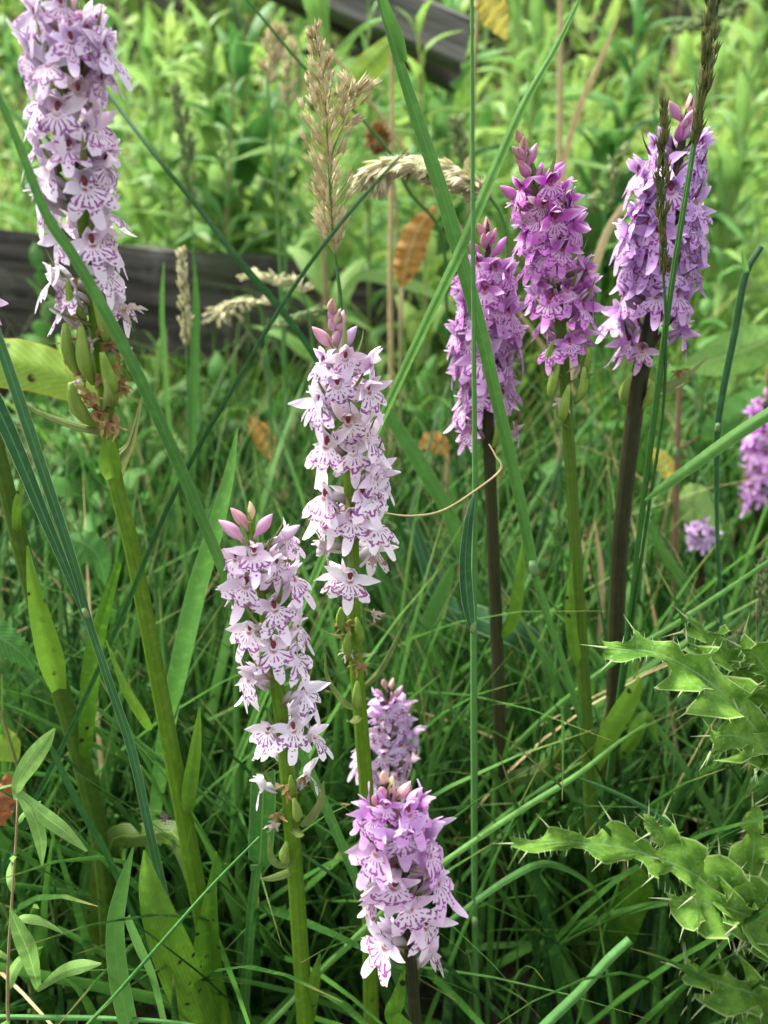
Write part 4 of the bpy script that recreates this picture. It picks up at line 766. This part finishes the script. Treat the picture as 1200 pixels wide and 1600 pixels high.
# ------------------------------------------------------------------ odd single leaves, the seed ball, the fly
def broad_leaf(label, pts, mat, name='leaf', cat='leaf', fold=.3, twist=0., serr=0., seed=0, stem=None):
    n = 30; Q = spline([W(*p[:3]) for p in pts], n); ww = spline([(p[3], 0, 0) for p in pts], n)[:, 0]
    hw = [max(.0003, a / 2 * depth(p) / F) for a, p in zip(ww, Q)]; base = Vector(Q[0])
    if stem is None: stem = True
    g = gz(base.x, base.y); root = thing(name, label, cat, (base.x, base.y + .01, g)); b0 = Vector((base.x, base.y + .01, g))
    V, Fc, UV = ribbon(Q, hw, fold=fold, twist=twist, cols=8, wav=.4 if name == 'dead_leaf' else .08)
    if serr:
        for i in range(n + 1):
            for c in (0, 8):
                q = i * 9 + c; V[q] = np.array(V[q]) + (Q[i] - np.array(V[q])) * serr * (1 if i % 2 else 0)
    link('blade', mesh('blade', rel(V, b0), Fc, M[mat], UV), root)
    if stem:
        SP = spline([b0, (b0.x, b0.y + .004, (g + base.z) / 2), base], 10); V, Fc, UV = tube(SP, [.0016 if base.y > .45 else .0007] * 11, 6); link('stalk', mesh('stalk', rel(V, b0), Fc, M['herb_stem'], UV), root)
    return root
broad_leaf('orange dead leaf hanging in front of the fence end', [(628, 448, .7, 8), (632, 425, .7, 36), (640, 395, .7, 46), (652, 362, .7, 42), (668, 338, .7, 26), (680, 322, .7, 4)], 'dead_orange', 'dead_leaf', 'dead leaf', .3, .3)
broad_leaf('crumpled orange yellow dead leaf low behind the central orchid', [(700, 712, .6, 4), (690, 700, .6, 30), (672, 690, .6, 32), (655, 700, .6, 6)], 'dead_orange', 'dead_leaf', 'dead leaf', .4, .5)
broad_leaf('yellow brown withering leaf in the grass left of the central orchid', [(432, 725, .62, 6), (420, 700, .62, 30), (404, 675, .62, 34), (390, 650, .62, 6)], 'dead_orange', 'dead_leaf', 'dead leaf', .4, .4)
broad_leaf('rusty red dead leaf at the bottom left edge', [(-40, 1310, .27, 10), (-18, 1285, .268, 44), (0, 1255, .268, 46), (12, 1230, .27, 30), (10, 1208, .272, 5)], 'dead_red', 'dead_leaf', 'dead leaf', .35, .3, .1)
broad_leaf('yellowed leaf hanging at the top behind the grass blades', [(748, -40, .8, 10), (758, -10, .8, 40), (772, 20, .8, 46), (785, 48, .8, 20), (790, 62, .8, 4)], 'dead_yellow', 'dead_leaf', 'dead leaf', .3, .2)
broad_leaf('yellow green curved leaf below the broken upper rail', [(500, 240, .75, 8), (520, 195, .75, 30), (548, 140, .75, 44), (585, 95, .75, 42), (625, 50, .75, 12)], 'dock', 'leaf', 'leaf', .3, .3)
broad_leaf('pale yellow small leaf behind the dark brown dead stem', [(1052, 755, .6, 6), (1042, 735, .6, 26), (1032, 715, .6, 24), (1022, 700, .6, 4)], 'dead_yellow', 'dead_leaf', 'dead leaf', .3, .2)
broad_leaf('large spotted green leaf with yellow edge behind the left orchid pods', [(170, 640, .42, 8), (120, 600, .42, 60), (60, 575, .42, 76), (0, 565, .42, 80), (-60, 560, .42, 60)], 'dock', 'dock_leaf', 'leaf', .3, -.3)
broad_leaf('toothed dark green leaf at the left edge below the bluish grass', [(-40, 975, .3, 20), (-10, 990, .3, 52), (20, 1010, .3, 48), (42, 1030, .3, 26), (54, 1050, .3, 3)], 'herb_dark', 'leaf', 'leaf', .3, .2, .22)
broad_leaf('toothed dark leaf behind the bluish grass stem with pale joint', [(105, 840, .42, 10), (130, 848, .42, 46), (150, 865, .42, 48), (160, 890, .42, 30), (164, 915, .42, 3)], 'herb_dark', 'leaf', 'leaf', .3, .3, .2)
broad_leaf('heart shaped light green leaf beside the bluish stem on the right', [(1062, 780, .6, 20), (1076, 782, .6, 60), (1098, 795, .6, 62), (1118, 812, .6, 40), (1132, 830, .6, 4)], 'herb', 'leaf', 'leaf', .2, .4, .08)
broad_leaf('green leaf with pale yellow spots at the lower left edge', [(-30, 1140, .33, 30), (-8, 1155, .33, 46), (14, 1172, .33, 42), (28, 1190, .33, 4)], 'dock', 'leaf', 'leaf', .3, .2)
broad_leaf('broad dim leaf at right edge beyond the blue green grass stem', [(1215, 520, .7, 30), (1180, 540, .7, 70), (1120, 560, .7, 60), (1060, 575, .7, 6)], 'herb', 'leaf', 'leaf', .3, .4)
broad_leaf('broad dark leaf at right edge just above the far mauve orchid', [(1215, 600, .7, 30), (1170, 640, .7, 60), (1120, 668, .7, 44), (1080, 680, .7, 6)], 'herb_dark', 'leaf', 'leaf', .3, .4)

def seed_ball():
    c = W(591, 216, .72); b = Vector((c.x + .02, c.y, gz(c.x, c.y))); root = thing('seed_head', 'round brown dried seed head left of the cream drooping grass', 'seed head', b)
    V, Fc, UV = tube(spline([c, (c.x + .015, c.y, c.z - .05), (b.x, b.y, c.z * .5), b], 16), [.0012] * 17, 6); link('stem', mesh('stem', rel(V, b), Fc, M['herb_stem'], UV), root)
    s = spikelet_mesh('seed_brown', wd=.55); rn = random.Random(3)
    for i in range(70):
        z = 1 - 2 * (i + .5) / 70; a = i * 2.4; r = math.sqrt(1 - z * z); d = Vector((r * math.cos(a), r * math.sin(a), z * 1.15)); o = link('seed', s, root, c + d * .0062 - b, scale=.0058 * rn.uniform(.8, 1.2)); o.rotation_euler = (d + Vector((0, 0, .3))).to_track_quat('Z', 'Y').to_euler()
seed_ball()
def fly():
    c = W(263, 1281, .283); b = c; root = thing('fly', 'small dark fly resting on the folded orchid leaf at lower left', 'fly', b)
    m = NT('fly_body').out((.012, .012, .014), .6, spec=.2); wmat = NT('fly_wing').out((.03, .03, .03), .6, .2, spec=.1)
    def ell(n, cc, r):
        me = blob(n, cc, *r, 'throat', 10, 8); me.materials.clear(); me.materials.append(m); return link(n, me, root)
    ell('thorax', (0, 0, 1.2), (.75, 1., .7)); ell('abdomen', (0, 1.6, 1.1), (.8, 1.3, .65)); ell('head', (0, -1.3, 1.2), (.65, .5, .6))
    for s in (-1, 1):
        V, Fc, UV = ribbon(spline([(s * .4, 0, 1.9), (s * 1.0, 1.6, 2.0), (s * 1.5, 3.4, 1.8)], 8) * MM, np.array([.2, .6, .85, 1., 1.05, 1., .8, .5, .1]) * MM, side=(1, 0, 0), fold=.05); link('wing', mesh('wing', V, Fc, wmat, UV), root)
        for y in (-.6, 0, .7):
            V, Fc, UV = tube(spline([(s * .5, y, 1.), (s * 1.4, y * 1.8, 1.3), (s * 2.1, y * 2.4, -.6)], 6) * MM, [.00012] * 7, 5); link('leg', mesh('leg', V, Fc, m, UV), root)
    root.rotation_euler = (0, -.2, 1.9)
fly()

# ------------------------------------------------------------------ leafy herbs: copies share leaf meshes
def herb_leaf(mat, L, wd, droop, seed, serr=0.):
    P = spline([(0, 0, 0), (0, .33, .10), (0, .68, .10 - droop * .4), (0, .98, -droop)], 14) * L
    hw = [wd * L / 2 * math.sin(math.pi * min(1, .06 + .94 * (i / 14)) ** .75) ** .9 + .0004 for i in range(15)]; hw[-1] = .0003
    V, Fc, UV = ribbon(P, hw, side=(1, 0, 0), fold=-.45, cols=4, wav=.12, twist=.25 * math.sin(seed * 2.1)); return mesh('leaf', V, Fc, M[mat], UV)
HL = {m: [herb_leaf(m, 1., .17 + .03 * q, (.15, .4, .65, .02)[q], q) for q in range(4)] for m in ('herb', 'herb_dark', 'herb_mid', 'herb_lime')}
HB = {m: [herb_leaf(m, 1., .46, (.15, .45, .3)[q], q) for q in range(3)] for m in ('herb', 'herb_dark')}
def herb(label, base, top, n, L, mat='herb', broad=False, seed=0, group=None, start=.25, stem='herb_stem', rs=.0026, opp=False, name='tall_herb', cat='leafy plant', up=.62):
    rn = random.Random(seed); base = Vector(base); top = Vector(top); root = thing(name, label, cat, base, group)
    mid = base.lerp(top, .5) + Vector((rn.uniform(-.02, .02), rn.uniform(-.02, .02), 0)); Q = spline([base, mid, top], 16)
    V, Fc, UV = tube(Q, [rs * (1 - .7 * i / 16) for i in range(17)], 6); link('stem', mesh('stem', rel(V, base), Fc, M[stem], UV), root)
    g = rn.uniform(0, 6); src = (HB if broad else HL)[mat]
    for i in range(n):
        t = start + (1 - start) * (i / max(1, n - 1)) ** .9; f = t * 16; j = min(15, int(f)); p = Q[j] + (Q[j + 1] - Q[j]) * (f - j)
        g += (math.pi if i % 2 else math.pi / 2 + .3) if opp else 2.4
        s = L * rn.uniform(.75, 1.15) * (1 - .55 * max(0, t - .55) / .45); el = up + .55 * max(0, t - .7) / .3 + rn.uniform(-.25, .25)
        o = link('leaf', rn.choice(src), root, Vector(p) - base, scale=s); o.rotation_euler = (Matrix.Rotation(g, 3, 'Z') @ Matrix.Rotation(el, 3, 'X')).to_euler()
    return root
# the small plant at the bottom left
ybp = W(78, 1640, .232); herb('small light green plant with paired drooping leaves at the bottom left', (ybp.x, .232, 0), W(28, 1235, .222), 10, .022, 'herb', False, 4, start=.45, rs=.0012, opp=True, name='small_plant', up=.2)
SP0 = [o for o in bpy.data.objects if o.name.startswith('small_plant')][0]
for pts, tw in [([(24, 1250, .22, 6), (30, 1220, .22, 22), (48, 1190, .22, 30), (70, 1160, .22, 22), (86, 1138, .22, 3)], .2), ([(30, 1238, .22, 8), (66, 1272, .217, 22), (100, 1298, .215, 20), (136, 1330, .215, 3)], .1),
                ([(28, 1240, .22, 8), (52, 1275, .216, 20), (64, 1315, .215, 18), (66, 1352, .215, 3)], .2), ([(58, 1548, .225, 6), (95, 1520, .212, 18), (125, 1510, .21, 20), (158, 1506, .209, 3)], .1), ([(60, 1545, .225, 10), (45, 1490, .213, 26), (30, 1455, .212, 22), (16, 1422, .212, 4)], .1)]:
    Q = spline([W(*p[:3]) for p in pts], 20); ww = spline([(p[3], 0, 0) for p in pts], 20)[:, 0]; hw = [max(.0003, a / 2 * depth(p) / F) for a, p in zip(ww, Q)]
    V, Fc, UV = ribbon(Q, hw, fold=.35, twist=tw, cols=6); link('leaf', mesh('leaf', rel(V, SP0.location), Fc, M['herb'], UV), SP0)
LMK = [('tall left orchid', 110, 250), ('tan feathery seed head', 505, 200), ('broken upper rail', 600, 40), ('brown seed ball', 591, 216), ('cream drooping seed head', 690, 260), ('broad upright blade', 640, 120), ('thin straight stem', 738, 100), ('magenta orchid', 850, 280), ('rightmost large orchid', 1060, 300), ('brownish rye spike', 1100, 80), ('slim green spike', 285, 230), ('brown drooping spike', 425, 90), ('straw coloured stem', 875, 80), ('yellowed hanging leaf', 770, 20), ('top right corner', 1200, 0), ('right edge', 1210, 300), ('orange dead leaf', 650, 380), ('far mauve orchid', 1180, 700), ('dark fence rail', 300, 440), ('open orchid buds', 520, 490), ('violet orchid', 760, 500), ('bluish jointed stem', 1135, 560), ('spotted dock leaf', 60, 580), ('top left corner', 0, 0), ('cream fence panicles', 400, 480), ('dark brown dead stem', 1056, 720), ('yellow brown dead leaf', 410, 690), ('bluish left grass stem', 90, 800), ('crumpled orange leaf', 680, 700)]
USED = set()
def where(px, py):
    near = sorted(LMK, key=lambda l: math.hypot(l[1] - px, l[2] - py))[:6]
    def rel_(l):
        dx, dy = px - l[1], py - l[2]; return ('above the ' if dy < 0 else 'below the ') if abs(dy) > abs(dx) else ('left of the ' if dx < 0 else 'right of the ')
    opts = [rel_(near[0]) + near[0][0]] + ['between the %s and the %s' % (near[a][0], near[b][0]) for a in range(6) for b in range(a + 1, 6)]
    for o in opts:
        if o not in USED: USED.add(o); return o
G1, L1 = 'tall leafy herbs behind the fence', 'tall narrow leaved herb '
BIG = [(325, 70, 1.26), (385, 20, 1.24), (235, 105, 1.28), (700, 45, 1.22), (725, 165, 1.24), (840, 60, 1.25), (930, 245, 1.22), (1155, 275, 1.2), (1085, 150, 1.25), (430, 250, 1.26), (330, 250, 1.27), (660, 215, 1.22), (1190, 60, 1.22), (1000, 20, 1.26), (210, 300, 1.25)]
k = 0
for (px, py, Y) in [(320, 60, 1.25), (365, 120, 1.15), (260, 40, 1.5), (230, 130, 1.35), (470, 30, 1.35), (520, 120, 1.5), (655, 60, 1.5), (715, 20, 1.35), (690, 150, 1.35), (760, 40, 1.55), (815, 10, 1.35), (835, 120, 1.5), (930, 20, 1.4), (950, 150, 1.55), (1000, 60, 1.25), (1130, 60, 1.5), (1180, 130, 1.3), (1150, 230, 1.4), (190, 20, 1.6), (420, 190, 1.3), (350, 230, 1.32), (560, 240, 1.45), (640, 300, 1.4), (240, 250, 1.35), (455, 280, 1.4), (30, 250, 1.3), (10, 60, 1.4), (1090, 10, 1.7), (880, -20, 1.8), (590, -10, 1.8), (420, -30, 1.8), (150, -30, 1.9), (290, -20, 2.0), (1190, -10, 1.9), (700, -40, 2.0), (505, 15, .96), (575, 20, 1.0), (655, 50, 1.02)] + BIG:
    t = W(px, py, Y); rn = random.Random(k); b = (t.x + rn.uniform(-.05, .05), Y + rn.uniform(0, .06), gz(t.x, Y) - .01)
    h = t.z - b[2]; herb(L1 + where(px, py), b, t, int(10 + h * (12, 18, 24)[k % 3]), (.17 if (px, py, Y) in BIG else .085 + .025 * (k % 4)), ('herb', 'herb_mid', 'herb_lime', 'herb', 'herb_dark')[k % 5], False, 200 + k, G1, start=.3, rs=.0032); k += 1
G2, L2 = 'leafy herbs among the grass near the fence', 'low leafy green herb '
for (px, py, Y) in [(110, 500, .75), (60, 420, .9), (250, 560, .85), (185, 620, .7), (340, 600, .9), (590, 575, .85), (655, 560, .9), (665, 590, .8), (690, 600, .95), (540, 590, .95), (1000, 640, .9), (1090, 600, .85), (1170, 520, .95), (1130, 420, .95), (930, 700, .9), (850, 720, .9), (100, 700, .6), (70, 760, .65), (160, 760, .6), (1160, 760, .85), (1040, 300, 1.1), (1190, 330, 1.1), (960, 560, 1.0), (690, 690, .9), (420, 640, .95), (475, 610, 1.0)]:
    t = W(px, py, Y); rn = random.Random(k); b = (t.x + rn.uniform(-.03, .03), Y + rn.uniform(0, .03), gz(t.x, Y) - .01)
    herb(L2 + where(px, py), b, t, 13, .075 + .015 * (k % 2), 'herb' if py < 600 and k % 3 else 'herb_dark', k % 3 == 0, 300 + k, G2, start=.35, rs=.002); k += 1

# ------------------------------------------------------------------ grass, undergrowth and hedge (what nobody could count)
def np_mesh(name, V, quads, mat, uv):
    me = bpy.data.meshes.new(name); nv, nf = len(V), len(quads)
    me.vertices.add(nv); me.vertices.foreach_set('co', V.astype('f').ravel()); me.loops.add(nf * 4); me.loops.foreach_set('vertex_index', quads.astype('i').ravel())
    me.polygons.add(nf); me.polygons.foreach_set('loop_start', np.arange(0, nf * 4, 4, dtype='i')); me.polygons.foreach_set('loop_total', np.full(nf, 4, 'i'))
    me.polygons.foreach_set('use_smooth', np.ones(nf, bool)); l = me.uv_layers.new(name='UVMap'); l.data.foreach_set('uv', uv[quads.ravel()].astype('f').ravel())
    me.materials.append(mat); me.update(calc_edges=True); me.validate(); return me
gzv = np.vectorize(gz)
def strips(root, head, lean0, curve, L, wd, fold, m=9, yaw=None, taper=1.6):
    n = len(L); t = np.linspace(0, 1, m); a = lean0[:, None] + curve[:, None] * t[None] ** 1.4          # angle from upright
    ds = (L / (m - 1))[:, None]; hx = np.cumsum(np.sin(a) * ds, 1) - np.sin(a[:, :1]) * ds; hz = np.cumsum(np.cos(a) * ds, 1) - np.cos(a[:, :1]) * ds
    P = np.stack([root[:, 0, None] + hx * np.cos(head)[:, None], root[:, 1, None] + hx * np.sin(head)[:, None], root[:, 2, None] + hz], 2)
    yw = head + np.pi / 2 + (yaw if yaw is not None else 0); S = np.stack([np.cos(yw), np.sin(yw), 0 * yw], 1)[:, None, :]
    T = np.stack([np.sin(a) * np.cos(head)[:, None], np.sin(a) * np.sin(head)[:, None], np.cos(a)], 2); Nn = np.cross(S, T)
    w = (wd / 2)[:, None] * (1 - t[None] ** taper * .97) * (.55 + .45 * np.minimum(1, t[None] * 4))
    V = np.stack([P + S * w[..., None] * u + Nn * (w * fold[:, None] * abs(u))[..., None] for u in (-1, 0, 1)], 2); return P, V
def grid_quads(n, m, c=3):
    b = (np.arange(n) * m * c)[:, None, None]; i = np.arange(m - 1)[None, :, None] * c; j = np.arange(c - 1)[None, None, :]
    a = (b + i + j).ravel(); return np.stack([a, a + 1, a + c + 1, a + c], 1)
def strip_uv(n, m): return np.tile(np.stack(np.meshgrid([0, .5, 1], np.linspace(0, 1, m)), -1).reshape(-1, 2), (n, 1))
def vproj(P):
    v = P - np.array(CP); d = v @ np.array(FW); return 600 + F * v[..., 0] / d, 800 - F * (v @ np.array(UP)) / d, d
BOX = [(0, -60, 230, 700, .29), (450, 460, 640, 1060, .29), (335, 780, 530, 1290, .262), (535, 1195, 735, 1550, .212), (540, 1050, 665, 1240, .34), (685, 330, 835, 700, .37), (775, 190, 945, 640, .35), (930, 150, 1130, 600, .37), (930, 985, 1200, 1260, .262), (790, 1270, 1200, 1480, .252), (1062, 812, 1126, 872, .56), (1145, 620, 1200, 810, .62)]
def keep(P, ytop):
    x, y, d = vproj(P); bad = (d < .17).any(1)
    for (x0, y0, x1, y1, Y) in BOX: bad |= ((x > x0) & (x < x1) & (y > y0) & (y < y1) & (P[..., 1] < Y)).any(1)
    bad |= ((y < ytop(P[..., 1])) & (d > 0)).any(1); return ~bad
def grass(name, label, n, xr, yr, Lr, wr, mat, ytop, cl=.0, m=9, lean=.35, curv=1.1):
    y = rng.uniform(yr[0], yr[1], n); x = rng.uniform(-1, 1, n) * (xr[0] + (xr[1] - xr[0]) * (y - yr[0]) / (yr[1] - yr[0]))
    if cl: 
        cx = rng.integers(0, max(1, int(n / cl)), n); ox = rng.normal(0, .02, (n, 2)); x = x[cx] + ox[:, 0]; y = y[cx] + ox[:, 1]
    root = np.stack([x, y, gzv(x, y) - .005], 1); head = rng.uniform(0, 2 * np.pi, n); L = rng.uniform(*Lr, n)
    P, V = strips(root, head, abs(rng.normal(0, lean, n)), rng.uniform(.1, curv, n) ** 1.0, L, rng.uniform(*wr, n), rng.uniform(.2, .9, n), m, rng.uniform(-.9, .9, n))
    k = keep(P, ytop); V = V[k]; n2 = len(V)
    o = link(name, np_mesh(name, V.reshape(-1, 3), grid_quads(n2, m), mat, strip_uv(n2, m))); return tag(o, label, 'grass', kind='stuff')
near_top = lambda Y: np.interp(Y, [.2, .30, .36, .45, .6, 1.0], [1180, 1080, 930, 700, 540, 440])
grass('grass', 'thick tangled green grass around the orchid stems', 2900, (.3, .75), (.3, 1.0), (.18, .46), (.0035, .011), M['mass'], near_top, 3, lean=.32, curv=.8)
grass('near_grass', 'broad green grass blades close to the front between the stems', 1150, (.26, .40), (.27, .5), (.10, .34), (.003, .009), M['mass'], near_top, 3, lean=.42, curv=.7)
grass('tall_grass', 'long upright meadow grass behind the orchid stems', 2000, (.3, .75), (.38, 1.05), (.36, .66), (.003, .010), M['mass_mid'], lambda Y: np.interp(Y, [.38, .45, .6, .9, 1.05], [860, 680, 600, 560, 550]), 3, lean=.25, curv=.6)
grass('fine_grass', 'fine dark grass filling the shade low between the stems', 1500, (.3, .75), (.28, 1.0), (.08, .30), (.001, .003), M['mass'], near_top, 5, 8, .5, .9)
grass('dry_grass', 'scattered dry straw coloured blades among the grass', 260, (.3, .9), (.36, 1.3), (.2, .5), (.002, .005), M['straw'], lambda Y: np.interp(Y, [.36, .45, .6, .9, 1.3], [900, 700, 600, 500, 300]), 2, lean=.4, curv=.9)
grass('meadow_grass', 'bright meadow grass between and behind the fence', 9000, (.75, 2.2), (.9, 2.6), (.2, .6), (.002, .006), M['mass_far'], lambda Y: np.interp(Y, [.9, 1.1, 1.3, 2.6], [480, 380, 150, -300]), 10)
def undergrowth(name, label, n, xr, yr, hr, Lr, asp, mat, pw=1.):
    m = 6; y = rng.uniform(yr[0], yr[1], n); x = rng.uniform(-1, 1, n) * (xr[0] + (xr[1] - xr[0]) * (y - yr[0]) / (yr[1] - yr[0]))
    h = hr[0] + (hr[1] - hr[0]) * (y - yr[0]) / (yr[1] - yr[0]); lump = .75 + .25 * np.sin(x * 9 + y * 4) * np.sin(y * 7 - x * 5)
    z = gzv(x, y) + h * lump * rng.uniform(0, 1, n) ** pw; root = np.stack([x, y, z], 1); L = rng.uniform(*Lr, n)
    P, V = strips(root, rng.uniform(0, 6.28, n), rng.uniform(.3, 1.5, n), rng.uniform(0, 1.2, n), L, L * asp, rng.uniform(.1, .5, n), m, rng.uniform(-.4, .4, n), 2.2)
    x2, y2, d2 = vproj(P); k = ~((P[..., 1] < 1.25) & (y2 > 330) & (y2 < 560) & (x2 < 720)).any(1); V = V[k]; n2 = len(V)
    return tag(link(name, np_mesh(name, V.reshape(-1, 3), grid_quads(n2, m), mat, strip_uv(n2, m))), label, 'undergrowth', kind='stuff')
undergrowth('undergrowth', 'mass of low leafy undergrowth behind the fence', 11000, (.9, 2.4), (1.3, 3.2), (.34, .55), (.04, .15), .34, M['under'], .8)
undergrowth('weeds', 'low broad leaved weeds in the shade between the grass', 1000, (.3, .8), (.42, 1.1), (.16, .24), (.03, .07), .45, M['weed'])
grass('far_dry_grass', 'pale dry grass stems standing among the background herbs', 420, (.9, 2.4), (1.25, 2.9), (.4, .95), (.0025, .006), M['straw'], lambda Y: np.interp(Y, [1.25, 2.9], [100, -300]), 3, lean=.15, curv=.4)
undergrowth('hedge', 'bright leafy hedge bank closing off the background', 20000, (2.6, 8.), (3.2, 8.5), (1.5, 2.2), (.07, .2), .42, M['under'], .75)
